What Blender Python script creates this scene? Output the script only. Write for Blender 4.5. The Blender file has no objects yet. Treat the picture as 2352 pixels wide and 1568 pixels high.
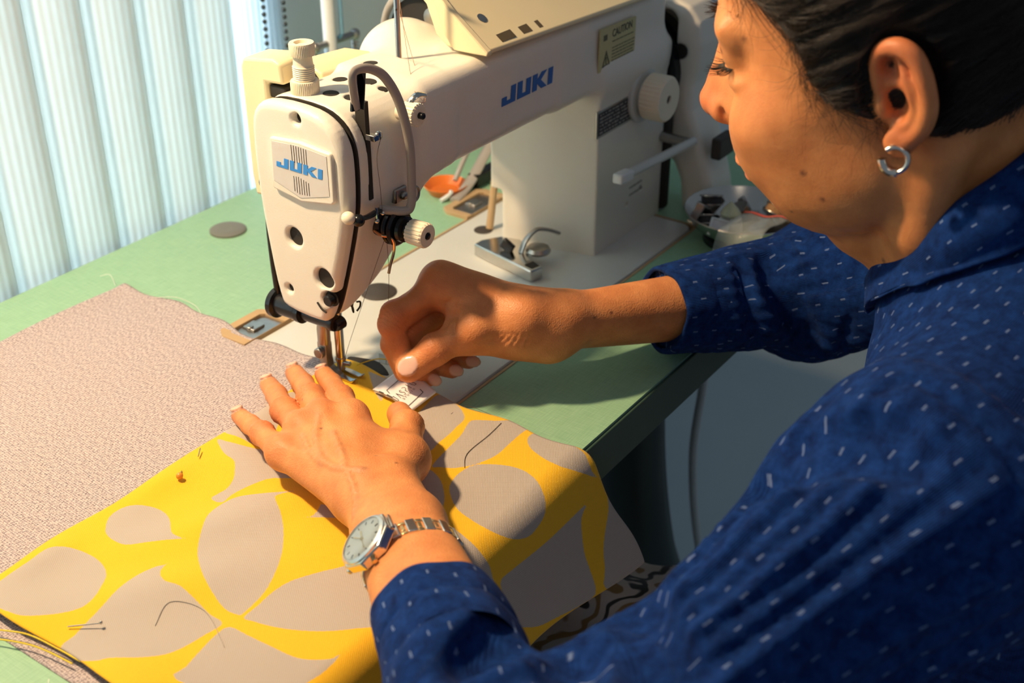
import bpy, bmesh, math, random
import numpy as np
from mathutils import Vector, Matrix

random.seed(7)
rng = np.random.default_rng(11)
SC = bpy.context.scene
COL = SC.collection

# ------------------------------------------------------------------ camera
CAM = np.array([-0.5763, -0.5504, 0.4844])
PITCH, YAW = math.radians(30.0), math.radians(34.8)
FWD = np.array([math.cos(PITCH)*math.cos(YAW), math.cos(PITCH)*math.sin(YAW), -math.sin(PITCH)])
RIGHT = np.array([math.sin(YAW), -math.cos(YAW), 0.0])
UP = np.cross(RIGHT, FWD)
cam_data = bpy.data.cameras.new('camera')
cam = bpy.data.objects.new('camera', cam_data)
COL.objects.link(cam)
cam_data.sensor_width = 22.3
cam_data.lens = 2897.0/2352.0*22.3
cam_data.clip_start = 0.02
cam_data.clip_end = 50
cam.matrix_world = Matrix(((RIGHT[0], UP[0], -FWD[0], CAM[0]), (RIGHT[1], UP[1], -FWD[1], CAM[1]),
                           (RIGHT[2], UP[2], -FWD[2], CAM[2]), (0, 0, 0, 1)))
cam_data.dof.use_dof = True
cam_data.dof.focus_distance = 0.80
cam_data.dof.aperture_fstop = 5.0
SC.camera = cam

# ------------------------------------------------------------------ world, lights, exposure
SC.view_settings.view_transform = 'Standard'
SC.view_settings.look = 'None'
SC.view_settings.gamma = 1.0
SC.view_settings.use_curve_mapping = False
SC.view_settings.exposure = 0.0
W = bpy.data.worlds.new('world')
SC.world = W
W.use_nodes = True
bg = W.node_tree.nodes['Background']
bg.inputs['Color'].default_value = (0.72, 0.86, 1.0, 1)
bg.inputs['Strength'].default_value = 0.17

def area_light(name, loc, target, size, power, color, shape='DISK', size_y=None, spread=math.pi):
    d = bpy.data.lights.new(name, 'AREA')
    d.shape = shape
    d.size = size
    if size_y: d.size_y = size_y
    d.energy = power
    d.color = color
    d.spread = spread
    o = bpy.data.objects.new(name, d)
    COL.objects.link(o)
    o.location = loc
    dirv = Vector(target) - Vector(loc)
    o.rotation_euler = dirv.to_track_quat('-Z', 'Y').to_euler()
    return o

# the warm work lamp over the left back corner of the table (just above the picture)
area_light('work_lamp_light', (-0.285, 0.235, 0.76), (0.0, -0.07, 0.0), 0.055, 10.4, (1.0, 0.70, 0.40))
# daylight behind the vertical blinds
area_light('window_daylight', (-0.25, 0.60, 0.35), (-0.25, 0.0, 0.35), 1.5, 48.0, (0.78, 0.92, 1.0), 'RECTANGLE', 1.3)
# soft warm fill added from above and behind the camera, no real lamp
area_light('soft_fill_light', (-0.55, -0.95, 1.65), (0.1, -0.2, 0.1), 0.45, 0.7, (1.0, 0.84, 0.66))

# ------------------------------------------------------------------ helpers
def V3(a): return Vector((float(a[0]), float(a[1]), float(a[2])))
def nrm(a):
    a = np.asarray(a, float); return a/(np.linalg.norm(a)+1e-12)

MATS = {}
def mat(name, color, rough=0.5, metal=0.0, spec=0.5, bump=None, var=None, coat=0.0, sheen=0.0, trans=0.0, alpha=1.0, sss=None, emis=None):
    """procedural principled material; var=(scale, amount) colour variation, bump=(scale, strength, distance)"""
    if name in MATS: return MATS[name]
    m = bpy.data.materials.new(name); m.use_nodes = True
    nt = m.node_tree; b = nt.nodes['Principled BSDF']
    b.inputs['Base Color'].default_value = (*color, 1)
    b.inputs['Roughness'].default_value = rough
    b.inputs['Metallic'].default_value = metal
    b.inputs['Specular IOR Level'].default_value = spec
    b.inputs['Coat Weight'].default_value = coat
    b.inputs['Sheen Weight'].default_value = sheen
    b.inputs['Transmission Weight'].default_value = trans
    b.inputs['Alpha'].default_value = alpha
    if sss:
        b.inputs['Subsurface Weight'].default_value = sss[0]
        b.inputs['Subsurface Radius'].default_value = sss[1]
        b.inputs['Subsurface Scale'].default_value = sss[2]
    tc = nt.nodes.new('ShaderNodeTexCoord')
    if var:
        n = nt.nodes.new('ShaderNodeTexNoise'); n.inputs['Scale'].default_value = var[0]; n.inputs['Detail'].default_value = 6
        nt.links.new(tc.outputs['Object'], n.inputs['Vector'])
        mx = nt.nodes.new('ShaderNodeMix'); mx.data_type = 'RGBA'
        a = var[1]
        mx.inputs['A'].default_value = (*[max(0, c*(1-a)) for c in color], 1)
        mx.inputs['B'].default_value = (*[min(1, c*(1+a)) for c in color], 1)
        nt.links.new(n.outputs['Fac'], mx.inputs['Factor'])
        nt.links.new(mx.outputs['Result'], b.inputs['Base Color'])
    if bump:
        n2 = nt.nodes.new('ShaderNodeTexNoise'); n2.inputs['Scale'].default_value = bump[0]; n2.inputs['Detail'].default_value = 4
        nt.links.new(tc.outputs['Object'], n2.inputs['Vector'])
        bp = nt.nodes.new('ShaderNodeBump'); bp.inputs['Strength'].default_value = bump[1]; bp.inputs['Distance'].default_value = bump[2]
        nt.links.new(n2.outputs['Fac'], bp.inputs['Height'])
        nt.links.new(bp.outputs['Normal'], b.inputs['Normal'])
    MATS[name] = m
    return m

class MB:
    """collects geometry for ONE mesh object"""
    def __init__(s): s.v = []; s.f = []; s.n = 0
    def add(s, v, f):
        v = np.asarray(v, float); s.v.append(v); k = s.n
        s.f += [tuple(int(i)+k for i in q) for q in f]; s.n += len(v)
        return s
    def box(s, c, size, R=None):
        hx, hy, hz = [q/2 for q in size]
        v = np.array([(x, y, z) for x in (-hx, hx) for y in (-hy, hy) for z in (-hz, hz)])
        if R is not None: v = v @ np.asarray(R).T
        return s.add(v+np.asarray(c), [(0,1,3,2), (4,6,7,5), (0,4,5,1), (2,3,7,6), (0,2,6,4), (1,5,7,3)])
    def tube(s, pts, r, n=12, closed=False, caps=True, flat=1.0, upv=None):
        pts = np.asarray(pts, float); N = len(pts)
        r = np.full(N, r) if np.isscalar(r) else np.asarray(r, float)
        t = np.zeros_like(pts)
        if closed: t = np.roll(pts, -1, 0)-np.roll(pts, 1, 0)
        else:
            t[1:-1] = pts[2:]-pts[:-2]; t[0] = pts[1]-pts[0]; t[-1] = pts[-1]-pts[-2]
        t /= np.linalg.norm(t, axis=1)[:, None]+1e-12
        u = np.array([0, 0, 1.0]) if abs(t[0][2]) < .9 else np.array([1.0, 0, 0])
        if upv is not None: u = np.asarray(upv, float)
        vs = []
        for i in range(N):
            u = u - t[i]*(u@t[i]); u /= np.linalg.norm(u)+1e-12
            w = np.cross(t[i], u)
            for k in range(n):
                a = 2*math.pi*k/n
                vs.append(pts[i]+r[i]*(math.cos(a)*u*flat+math.sin(a)*w))
        f = []
        for i in range(N if closed else N-1):
            j = (i+1) % N
            for k in range(n):
                k2 = (k+1) % n
                f.append((i*n+k, i*n+k2, j*n+k2, j*n+k))
        if caps and not closed:
            f.append(tuple(range(n-1, -1, -1))); f.append(tuple((N-1)*n+k for k in range(n)))
        return s.add(vs, f)
    def lathe(s, o, axis, prof, n=32, knurl=0, kd=0.0, capends=True):
        """prof: list of (h, r) along axis from o"""
        axis = nrm(axis); u = nrm(np.cross(axis, [0.3, 0.2, 1.0] if abs(axis[2]) < .9 else [1.0, 0, 0])); w = np.cross(axis, u)
        vs = []
        for (h, r, *kn) in prof:
            for k in range(n):
                a = 2*math.pi*k/n
                rr = r-(kd if (kn and kn[0] and knurl and (k % knurl) == 0) else 0)
                vs.append(np.asarray(o)+axis*h+rr*(math.cos(a)*u+math.sin(a)*w))
        f = []
        for i in range(len(prof)-1):
            for k in range(n):
                k2 = (k+1) % n; f.append((i*n+k, i*n+k2, (i+1)*n+k2, (i+1)*n+k))
        if capends:
            f.append(tuple(range(n-1, -1, -1))); f.append(tuple((len(prof)-1)*n+k for k in range(n)))
        return s.add(vs, f)
    def prism(s, poly, o, ux, uy, d):
        """polygon (2D) in the ux,uy plane at o extruded by vector d"""
        o = np.asarray(o, float); ux = np.asarray(ux, float); uy = np.asarray(uy, float); d = np.asarray(d, float)
        b = [o+ux*x+uy*y for x, y in poly]; n = len(b)
        f = [tuple(range(n-1, -1, -1)), tuple(range(n, 2*n))]+[(i, (i+1) % n, n+(i+1) % n, n+i) for i in range(n)]
        return s.add(b+[p+d for p in b], f)
    def sphere(s, c, r, n=16, m=10, sc=(1, 1, 1)):
        vs = [np.asarray(c)+np.array(sc)*[0, 0, r]]
        for i in range(1, m):
            th = math.pi*i/m
            for k in range(n):
                a = 2*math.pi*k/n
                vs.append(np.asarray(c)+r*np.array(sc)*[math.sin(th)*math.cos(a), math.sin(th)*math.sin(a), math.cos(th)])
        vs.append(np.asarray(c)-np.array(sc)*[0, 0, r]); L = len(vs)-1
        f = [(0, 1+k, 1+(k+1) % n) for k in range(n)]
        for i in range(m-2):
            for k in range(n):
                k2 = (k+1) % n; f.append((1+i*n+k, 1+(i+1)*n+k, 1+(i+1)*n+k2, 1+i*n+k2))
        f += [(L, 1+(m-2)*n+(k+1) % n, 1+(m-2)*n+k) for k in range(n)]
        return s.add(vs, f)
    def build(s, name, m, parent=None, bevel=0, seg=2, smooth=True, subsurf=0, fixn=True):
        me = bpy.data.meshes.new(name)
        me.from_pydata([tuple(p) for p in np.concatenate(s.v)], [], s.f)
        if fixn:
            bm = bmesh.new(); bm.from_mesh(me); bmesh.ops.recalc_face_normals(bm, faces=bm.faces); bm.to_mesh(me); bm.free()
        if m is not None: me.materials.append(m)
        o = bpy.data.objects.new(name, me); COL.objects.link(o)
        if bevel:
            b = o.modifiers.new('bevel', 'BEVEL'); b.width = bevel; b.segments = seg; b.limit_method = 'ANGLE'; b.angle_limit = math.radians(35)
            b.harden_normals = False
        if subsurf:
            q = o.modifiers.new('sub', 'SUBSURF'); q.levels = q.render_levels = subsurf
        if smooth: shade(o)
        if parent is not None:
            o.parent = parent; o.matrix_parent_inverse = parent.matrix_world.inverted()
        return o

def shade(o, ang=38):
    me = o.data
    me.polygons.foreach_set('use_smooth', [True]*len(me.polygons))
    try: me.set_sharp_from_angle(angle=math.radians(ang))
    except Exception: pass

def empty(name, loc, label=None, cat=None, group=None):
    o = bpy.data.objects.new(name, None); COL.objects.link(o); o.location = loc; o.empty_display_size = .01
    o.matrix_world = Matrix.Translation(Vector(loc))
    if label: o['label'] = label; o['category'] = cat
    if group: o['group'] = group
    return o
def tag(o, label, cat, group=None):
    o['label'] = label; o['category'] = cat
    if group: o['group'] = group
    return o
def struct(o): o['kind'] = 'structure'; return o

def catmull(P, k=8, closed=False):
    P = np.asarray(P, float); n = len(P); out = []
    rngn = n if closed else n-1
    for i in range(rngn):
        if closed: p0, p1, p2, p3 = P[(i-1) % n], P[i], P[(i+1) % n], P[(i+2) % n]
        else: p0, p1, p2, p3 = P[max(i-1, 0)], P[i], P[i+1], P[min(i+2, n-1)]
        for j in range(k):
            t = j/k
            out.append(.5*((2*p1)+(-p0+p2)*t+(2*p0-5*p1+4*p2-p3)*t*t+(-p0+3*p1-3*p2+p3)*t**3))
    if not closed: out.append(P[-1])
    return np.array(out)

def text_mesh(body, name, size, m, parent, o, ux, uy, extrude=0.0002, shear=0.0, bold=0.0, spacing=1.0, font_w=None):
    """built-in font lettering placed at o along ux (reading) / uy (up)"""
    cu = bpy.data.curves.new(name, 'FONT'); cu.body = body; cu.size = size; cu.extrude = extrude; cu.shear = shear
    cu.offset = bold; cu.space_character = spacing; cu.resolution_u = 3
    tmp = bpy.data.objects.new('tmp', cu); COL.objects.link(tmp)
    dg = bpy.context.evaluated_depsgraph_get()
    me = bpy.data.meshes.new_from_object(tmp.evaluated_get(dg))
    bpy.data.objects.remove(tmp); bpy.data.curves.remove(cu)
    ux = nrm(ux); uy = nrm(uy); uz = np.cross(ux, uy); o = np.asarray(o, float)
    n = len(me.vertices); co = np.zeros(n*3); me.vertices.foreach_get('co', co); co = co.reshape(-1, 3)
    w = co[:, 0].max()-co[:, 0].min() if n else 1
    sx = (font_w/w) if font_w else 1
    P = o+np.outer(co[:, 0]*sx, ux)+np.outer(co[:, 1], uy)+np.outer(co[:, 2], uz)
    me.vertices.foreach_set('co', P.ravel()); me.update()
    me.name = name; me.materials.clear(); me.materials.append(m)
    ob = bpy.data.objects.new(name, me); COL.objects.link(ob)
    if parent is not None:
        ob.parent = parent; ob.matrix_parent_inverse = parent.matrix_world.inverted()
    return ob

# ------------------------------------------------------------------ signed distance sculpting
class Sdf:
    """ordered list of primitives; evaluated only near each block of the grid"""
    def __init__(s): s.ops = []
    def add(s, fn, k=0.0, op='u'): s.ops.append((op, fn, k)); return s
    def cone(s, a, b, r1, r2=None, k=0.004, op='u'):
        r2 = r1 if r2 is None else r2
        return s.add(f_cone(a, b, r1, r2), k, op)
    def chain(s, pts, rs, k=0.004, op='u'):
        for i in range(len(pts)-1): s.cone(pts[i], pts[i+1], rs[i], rs[i+1], k, op)
        return s
    def ell(s, c, r, R=None, k=0.004, op='u'): return s.add(f_ell(c, r, R), k, op)
    def ball(s, c, r, k=0.004, op='u'): return s.add(f_cone(c, c, r, r), k, op)
    def rbox(s, c, h, r, R=None, k=0.002, op='u'): return s.add(f_rbox(c, h, r, R), k, op)
    def eval(s, P, ops=None):
        d = np.full(len(P), 1.0, np.float32)
        for op, fn, k in (s.ops if ops is None else ops):
            e = fn(P)
            if op == 'u': d = smin(d, e, k)
            elif op == 's': d = -smin(-d, e, k)
            elif op == 'i': d = -smin(-d, -e, k)
            elif op == 'd': d = d+e
        return d
    def mesh(s, lo, hi, h, B=16):
        lo = np.asarray(lo, float); hi = np.asarray(hi, float)
        n = np.ceil((hi-lo)/h).astype(int)+1; nb = np.ceil(n/B).astype(int); n = nb*B
        G = np.full(n, 1.0, np.float32)
        R = B*h*math.sqrt(3)/2+h
        ar = np.arange(B)*h
        loc = np.stack(np.meshgrid(ar, ar, ar, indexing='ij'), -1).reshape(-1, 3)
        cs = np.stack(np.meshgrid(*[np.arange(q) for q in nb], indexing='ij'), -1).reshape(-1, 3)
        cc = (lo+cs*B*h+B*h/2).astype(np.float32)
        vals = [None if op == 'd' else fn(cc) for op, fn, k in s.ops]
        tot = s.eval(cc)
        act = np.abs(tot) < R*1.6+0.004
        for bi in np.nonzero(act)[0]:
            sel = [o for o, v in zip(s.ops, vals) if v is None or o[0] == 'i' or v[bi] < R*1.5+o[2]+0.003]
            P = (loc+lo+cs[bi]*B*h).astype(np.float32)
            d = s.eval(P, sel)
            i, j, k = cs[bi]*B
            G[i:i+B, j:j+B, k:k+B] = d.reshape(B, B, B)
        ina = np.nonzero(~act)[0]
        for bi in ina:
            if tot[bi] < 0:
                i, j, k = cs[bi]*B; G[i:i+B, j:j+B, k:k+B] = -1.0
        return surface_nets(G, lo, h)

def smin(a, b, k):
    if k <= 0: return np.minimum(a, b)
    h = np.maximum(k-np.abs(a-b), 0)/k
    return np.minimum(a, b)-h*h*k*0.25
def f_cone(a, b, r1, r2):
    a = np.asarray(a, np.float32); b = np.asarray(b, np.float32); ab = b-a; L2 = float(ab@ab)
    def f(P):
        q = P-a
        if L2 < 1e-12: return np.sqrt((q*q).sum(1))-r1
        t = np.clip(q@ab/L2, 0, 1)
        w = q-t[:, None]*ab
        return np.sqrt((w*w).sum(1))-(r1+(r2-r1)*t)
    return f
def f_ell(c, r, R=None):
    c = np.asarray(c, np.float32); r = np.asarray(r, np.float32); M = None if R is None else np.asarray(R, np.float32)
    def f(P):
        q = P-c
        if M is not None: q = q@M      # columns of R are the axes
        k0 = np.sqrt(((q/r)**2).sum(1)); k1 = np.sqrt(((q/(r*r))**2).sum(1))
        return np.where(k1 > 1e-9, k0*(k0-1)/np.maximum(k1, 1e-9), -r.min())
    return f
def f_rbox(c, h, r, R=None):
    c = np.asarray(c, np.float32); h = np.asarray(h, np.float32)-r; M = None if R is None else np.asarray(R, np.float32)
    def f(P):
        q = P-c
        if M is not None: q = q@M
        q = np.abs(q)-h
        return np.sqrt((np.maximum(q, 0)**2).sum(1))+np.minimum(q.max(1), 0)-r
    return f
def f_poly_extrude(poly, ax_u, ax_v, ax_w, w0, w1, rnd=0.0, erode=0.0):
    """polygon in (u,v), extruded along w between w0 and w1, edges rounded by rnd"""
    poly = np.asarray(poly, float)
    def f(P):
        u = P[:, ax_u]; v = P[:, ax_v]; d = poly_sd(u, v, poly)+rnd
        w = np.abs(P[:, ax_w]-(w0+w1)/2)-(w1-w0)/2+rnd
        return (np.minimum(np.maximum(d, w), 0)+np.sqrt(np.maximum(d, 0)**2+np.maximum(w, 0)**2)-rnd).astype(np.float32)
    return f
def poly_sd(u, v, poly):
    d2 = np.full(u.shape, 1e9); ins = np.zeros(u.shape, bool); n = len(poly)
    for i in range(n):
        x1, y1 = poly[i]; x2, y2 = poly[(i+1) % n]
        ex, ey = x2-x1, y2-y1; wx, wy = u-x1, v-y1
        t = np.clip((wx*ex+wy*ey)/(ex*ex+ey*ey+1e-18), 0, 1)
        d2 = np.minimum(d2, (wx-ex*t)**2+(wy-ey*t)**2)
        c = ((y1 > v) != (y2 > v))
        with np.errstate(divide='ignore', invalid='ignore'):
            c &= u < (x2-x1)*(v-y1)/((y2-y1) if y2 != y1 else 1e-18)+x1
        ins ^= c
    return np.where(ins, -1, 1)*np.sqrt(d2)

def surface_nets(G, lo, h):
    S = G < 0
    nx, ny, nz = G.shape
    acc = np.zeros((nx-1, ny-1, nz-1), np.uint8)
    for dx in (0, 1):
        for dy in (0, 1):
            for dz in (0, 1):
                acc += S[dx:nx-1+dx, dy:ny-1+dy, dz:nz-1+dz]
    cell = (acc > 0) & (acc < 8)
    ci = np.argwhere(cell); n = len(ci)
    idx = np.full(cell.shape, -1, np.int32); idx[cell] = np.arange(n)
    ps = np.zeros((n, 3)); cnt = np.zeros(n)
    cor = [(0,0,0), (1,0,0), (0,1,0), (1,1,0), (0,0,1), (1,0,1), (0,1,1), (1,1,1)]
    g = [G[ci[:, 0]+c[0], ci[:, 1]+c[1], ci[:, 2]+c[2]].astype(float) for c in cor]
    for a in range(8):
        for b in range(a+1, 8):
            df = [cor[b][i]-cor[a][i] for i in range(3)]
            if sum(map(abs, df)) != 1: continue
            m = (g[a] < 0) != (g[b] < 0)
            t = np.where(m, g[a]/np.where(m, g[a]-g[b], 1), 0)
            for i in range(3): ps[:, i] += np.where(m, cor[a][i]+t*df[i], 0)
            cnt += m
    ps /= cnt[:, None]
    verts = np.asarray(lo)+(ci+ps)*h
    faces = []
    for ax in range(3):
        sl0 = [slice(1, -1)]*3; sl1 = [slice(1, -1)]*3
        sl0[ax] = slice(0, -1); sl1[ax] = slice(1, None)
        e = S[tuple(sl0)] != S[tuple(sl1)]
        E = np.argwhere(e)
        off = np.array([1, 1, 1]); off[ax] = 0
        E = E+off
        inside = S[E[:, 0], E[:, 1], E[:, 2]]
        a1, a2 = [(1, 2), (2, 0), (0, 1)][ax]
        def c(da, db):
            q = E.copy(); q[:, a1] -= da; q[:, a2] -= db
            ok = (q < np.array(cell.shape)).all(1)
            q = np.minimum(q, np.array(cell.shape)-1)
            return np.where(ok, idx[q[:, 0], q[:, 1], q[:, 2]], -1)
        Q = np.stack([c(1, 1), c(0, 1), c(0, 0), c(1, 0)], 1)
        Q[~inside] = Q[~inside][:, ::-1]
        Q = Q[(Q >= 0).all(1)]
        faces.append(Q)
    F = np.concatenate(faces)
    return verts, F

def mesh_obj(name, V, F, m, parent=None, smooth_it=0, attrs=None):
    """fast mesh from arrays of quads"""
    V = np.asarray(V, np.float32)
    if smooth_it:
        V = laplace(V, F, smooth_it)
    me = bpy.data.meshes.new(name)
    me.vertices.add(len(V)); me.vertices.foreach_set('co', V.ravel())
    k = F.shape[1]
    me.loops.add(len(F)*k); me.loops.foreach_set('vertex_index', F.astype(np.int32).ravel())
    me.polygons.add(len(F)); me.polygons.foreach_set('loop_start', np.arange(0, len(F)*k, k, dtype=np.int32))
    me.polygons.foreach_set('loop_total', np.full(len(F), k, np.int32))
    me.polygons.foreach_set('use_smooth', np.ones(len(F), bool))
    me.update(); me.validate()
    for nm, arr in (attrs or {}).items():
        if arr.ndim == 1:
            a = me.attributes.new(nm, 'FLOAT', 'POINT'); a.data.foreach_set('value', arr.astype(np.float32))
        elif arr.shape[1] == 3:
            a = me.attributes.new(nm, 'FLOAT_VECTOR', 'POINT'); a.data.foreach_set('vector', arr.astype(np.float32).ravel())
    if m is not None: me.materials.append(m)
    o = bpy.data.objects.new(name, me); COL.objects.link(o)
    if parent is not None:
        o.parent = parent; o.matrix_parent_inverse = parent.matrix_world.inverted()
    return o
def laplace(V, F, it, lam=0.5):
    V = V.astype(np.float64).copy(); n = len(V); k = F.shape[1]
    A = np.concatenate([F[:, i] for i in range(k)]+[F[:, (i+1) % k] for i in range(k)])
    B = np.concatenate([F[:, (i+1) % k] for i in range(k)]+[F[:, i] for i in range(k)])
    cnt = np.bincount(A, minlength=n).astype(float)
    for j in range(it):
        for l in (lam, -lam*1.02):
            s = np.stack([np.bincount(A, V[B, i], minlength=n) for i in range(3)], 1)/np.maximum(cnt, 1)[:, None]
            V += l*(s-V)
    return V
def val_noise(P, freq, seed=0):
    """smooth value noise in [-1,1]"""
    P = np.asarray(P)*freq+seed*17.13
    i = np.floor(P).astype(np.int64); f = P-i; f = f*f*(3-2*f)
    def hsh(a, b, c):
        x = np.sin(a*127.1+b*311.7+c*74.7+seed*3.3)*43758.5453
        return x-np.floor(x)
    r = 0
    for dx in (0, 1):
        for dy in (0, 1):
            for dz in (0, 1):
                w = (f[:, 0] if dx else 1-f[:, 0])*(f[:, 1] if dy else 1-f[:, 1])*(f[:, 2] if dz else 1-f[:, 2])
                r = r+w*hsh(i[:, 0]+dx, i[:, 1]+dy, i[:, 2]+dz)
    return 2*r-1
# grey leaf shapes of the printed cloth: (x, distance from its back edge) in millimetres
PATTERN= [[(-303,9),(-289,8),(-278,7),(-267,7),(-254,6),(-247,12),(-243,21),(-242,32),(-244,43),(-249,52),(-257,58),(-266,63),(-275,64),(-284,59),(-294,50),(-299,44),(-301,39),(-303,28)],[(-218,14),(-211,9),(-202,9),(-195,14),(-190,23),(-189,32),(-192,41),(-197,48),(-202,55),(-202,62),(-200,67),(-208,57),(-217,47),(-224,39),(-225,29),(-223,20)],[(-115,2),(-123,17),(-125,28),(-132,36),(-140,43),(-149,47),(-156,47),(-163,47),(-163,56),(-153,55),(-143,56),(-132,59),(-125,63),(-114,76),(-96,67),(-101,49),(-107,32),(-110,21),(-113,9)],[(-106,-1),(-93,1),(-75,1),(-61,1),(-42,1),(-48,15),(-76,22),(-92,31),(-104,29),(-105,15)],[(-203,78),(-190,68),(-177,60),(-164,58),(-153,60),(-144,68),(-135,78),(-128,86),(-138,80),(-143,83),(-150,94),(-160,106),(-173,118),(-186,127),(-203,135),(-216,138),(-227,139),(-229,138),(-230,129),(-226,116),(-220,102),(-212,89)],[(-229,142),(-217,141),(-204,140),(-192,142),(-179,149),(-169,156),(-161,164),(-169,183),(-188,206),(-200,198),(-212,185),(-221,170),(-226,157),(-228,148)],[(-239,141),(-238,154),(-237,172),(-236,186),(-233,194),(-228,201),(-224,204),(-219,204),(-227,206),(-243,205),(-271,194),(-283,148),(-274,145),(-260,142),(-248,140)],[(-302,79),(-292,78),(-284,76),(-269,73),(-253,69),(-239,68),(-229,70),(-224,73),(-220,73),(-228,75),(-233,80),(-235,87),(-233,96),(-235,111),(-238,125),(-239,136),(-251,135),(-264,133),(-274,129),(-284,120),(-293,108),(-298,104),(-303,94)],[(-146,108),(-141,112),(-135,111),(-129,108),(-125,116),(-130,131),(-138,118)],[(14,89),(13,99),(11,108),(5,118),(-3,125),(-14,127),(-26,129),(-37,129),(-45,130),(-57,129),(-64,127),(-52,108),(-25,96),(-3,91)],[(-1,130),(5,137),(9,143),(16,151),(16,160),(17,166),(5,166),(-8,167),(-24,168),(-35,165),(-44,160),(-52,153),(-56,145),(-58,140),(-38,138),(-21,136),(-10,132)],[(-72,165),(-63,160),(-53,159),(-43,162),(-36,169),(-30,180),(-28,190),(-30,200),(-35,210),(-40,218),(-46,224),(-54,227),(-65,228),(-78,222),(-86,214),(-89,205),(-87,192),(-83,179)],[(2,174),(9,172),(16,175),(19,181),(18,189),(16,197),(14,206),(14,212),(12,217),(11,224),(14,230),(5,223),(-4,215),(-10,207),(-10,197),(-7,186),(-4,180)],[(-75,140),(-63,139),(-62,144),(-66,153),(-74,162),(-83,169),(-95,174),(-94,166),(-85,152)],[(-102,187),(-102,195),(-105,205),(-106,215),(-105,225),(-105,236),(-104,248),(-102,260),(-102,267),(-125,252),(-137,224),(-124,203)],[(-99,239),(-89,239),(-76,240),(-60,241),(-45,241),(-29,240),(-15,239),(-5,239),(-14,244),(-19,255),(-22,267),(-22,281),(-24,296),(-42,297),(-61,294),(-76,290),(-91,280),(-101,272),(-101,261),(-100,249)],[(18,242),(19,252),(24,274),(35,304),(9,302),(-15,297),(-10,284),(-6,273),(1,263),(11,253)],[(11,27),(10,43),(17,45),(-16,62),(-8,49)]]
# ------------------------------------------------------------------ materials
def tex_nodes(m):
    nt = m.node_tree; return nt, nt.nodes, nt.links, nt.nodes['Principled BSDF']

M_wall = mat('wall_paint', (0.70, 0.78, 0.84), 0.9, var=(3, .05), bump=(60, .15, .001))
M_floor = mat('floor_paint', (0.44, 0.54, 0.58), 0.6, var=(4, .08))
M_trim = mat('white_trim', (0.74, 0.78, 0.80), 0.5, var=(8, .03))
M_cream = mat('cream_enamel', (0.79, 0.765, 0.69), 0.36, spec=.5, var=(18, .035), bump=(900, .22, .0005), coat=.15)
M_bed = mat('bed_enamel', (0.60, 0.62, 0.60), 0.30, spec=.5, var=(20, .05), bump=(500, .05, .0003))
M_ivory = mat('ivory_plastic', (0.84, 0.76, 0.60), 0.45, var=(30, .04))
M_yell = mat('aged_yellow_plastic', (0.84, 0.74, 0.48), 0.42, var=(14, .05))
M_black = mat('black_metal', (0.012, 0.013, 0.016), 0.25, metal=.3, var=(60, .3))
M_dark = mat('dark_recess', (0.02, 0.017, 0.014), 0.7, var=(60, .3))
M_rubber = mat('brown_rubber_cap', (0.05, 0.042, 0.036), 0.6, var=(90, .25))
M_chrome = mat('worn_chrome', (0.62, 0.60, 0.56), 0.16, metal=1.0, var=(120, .12))
M_steel = mat('dull_steel', (0.42, 0.40, 0.37), 0.34, metal=1.0, var=(160, .2), bump=(300, .2, .0002))
M_greyarm = mat('grey_enamel', (0.36, 0.335, 0.31), 0.3, var=(60, .08), coat=.2)
M_plate = mat('badge_plate', (0.66, 0.64, 0.64), 0.35, metal=.0, var=(80, .03))
M_blue = mat('blue_lettering', (0.04, 0.27, 0.78), 0.5, var=(200, .05))
M_dblue = mat('deep_blue_lettering', (0.02, 0.13, 0.48), 0.5, var=(200, .05))
M_ink = mat('dark_ink', (0.035, 0.035, 0.04), 0.6, var=(300, .1))
M_gold = mat('brass_yellow', (0.75, 0.52, 0.2), 0.25, metal=1.0, var=(200, .1))
M_tan = mat('tan_rubber', (0.48, 0.33, 0.18), 0.7, var=(50, .15))

# green table laminate: fine linen texture
M_green = mat('green_laminate', (0.30, 0.52, 0.34), 0.5)
nt, N, L, B = tex_nodes(M_green)
tc = N.new('ShaderNodeTexCoord')
def streak(sx, sy):
    mp = N.new('ShaderNodeMapping'); mp.inputs['Scale'].default_value = (sx, sy, 40)
    n = N.new('ShaderNodeTexNoise'); n.inputs['Scale'].default_value = 1.0; n.inputs['Detail'].default_value = 5
    L.new(tc.outputs['Object'], mp.inputs['Vector']); L.new(mp.outputs['Vector'], n.inputs['Vector']); return n
a, b = streak(60, 1100), streak(1100, 60)
ad = N.new('ShaderNodeMath'); ad.operation = 'ADD'; L.new(a.outputs['Fac'], ad.inputs[0]); L.new(b.outputs['Fac'], ad.inputs[1])
cr = N.new('ShaderNodeValToRGB'); cr.color_ramp.elements[0].position = .32; cr.color_ramp.elements[1].position = .70
hf = N.new('ShaderNodeMath'); hf.operation = 'MULTIPLY'; hf.inputs[1].default_value = .5; L.new(ad.outputs[0], hf.inputs[0])
cr.color_ramp.elements[0].color = (0.215, 0.43, 0.275, 1); cr.color_ramp.elements[1].color = (0.345, 0.575, 0.385, 1)
L.new(hf.outputs[0], cr.inputs['Fac']); L.new(cr.outputs['Color'], B.inputs['Base Color'])

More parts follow.
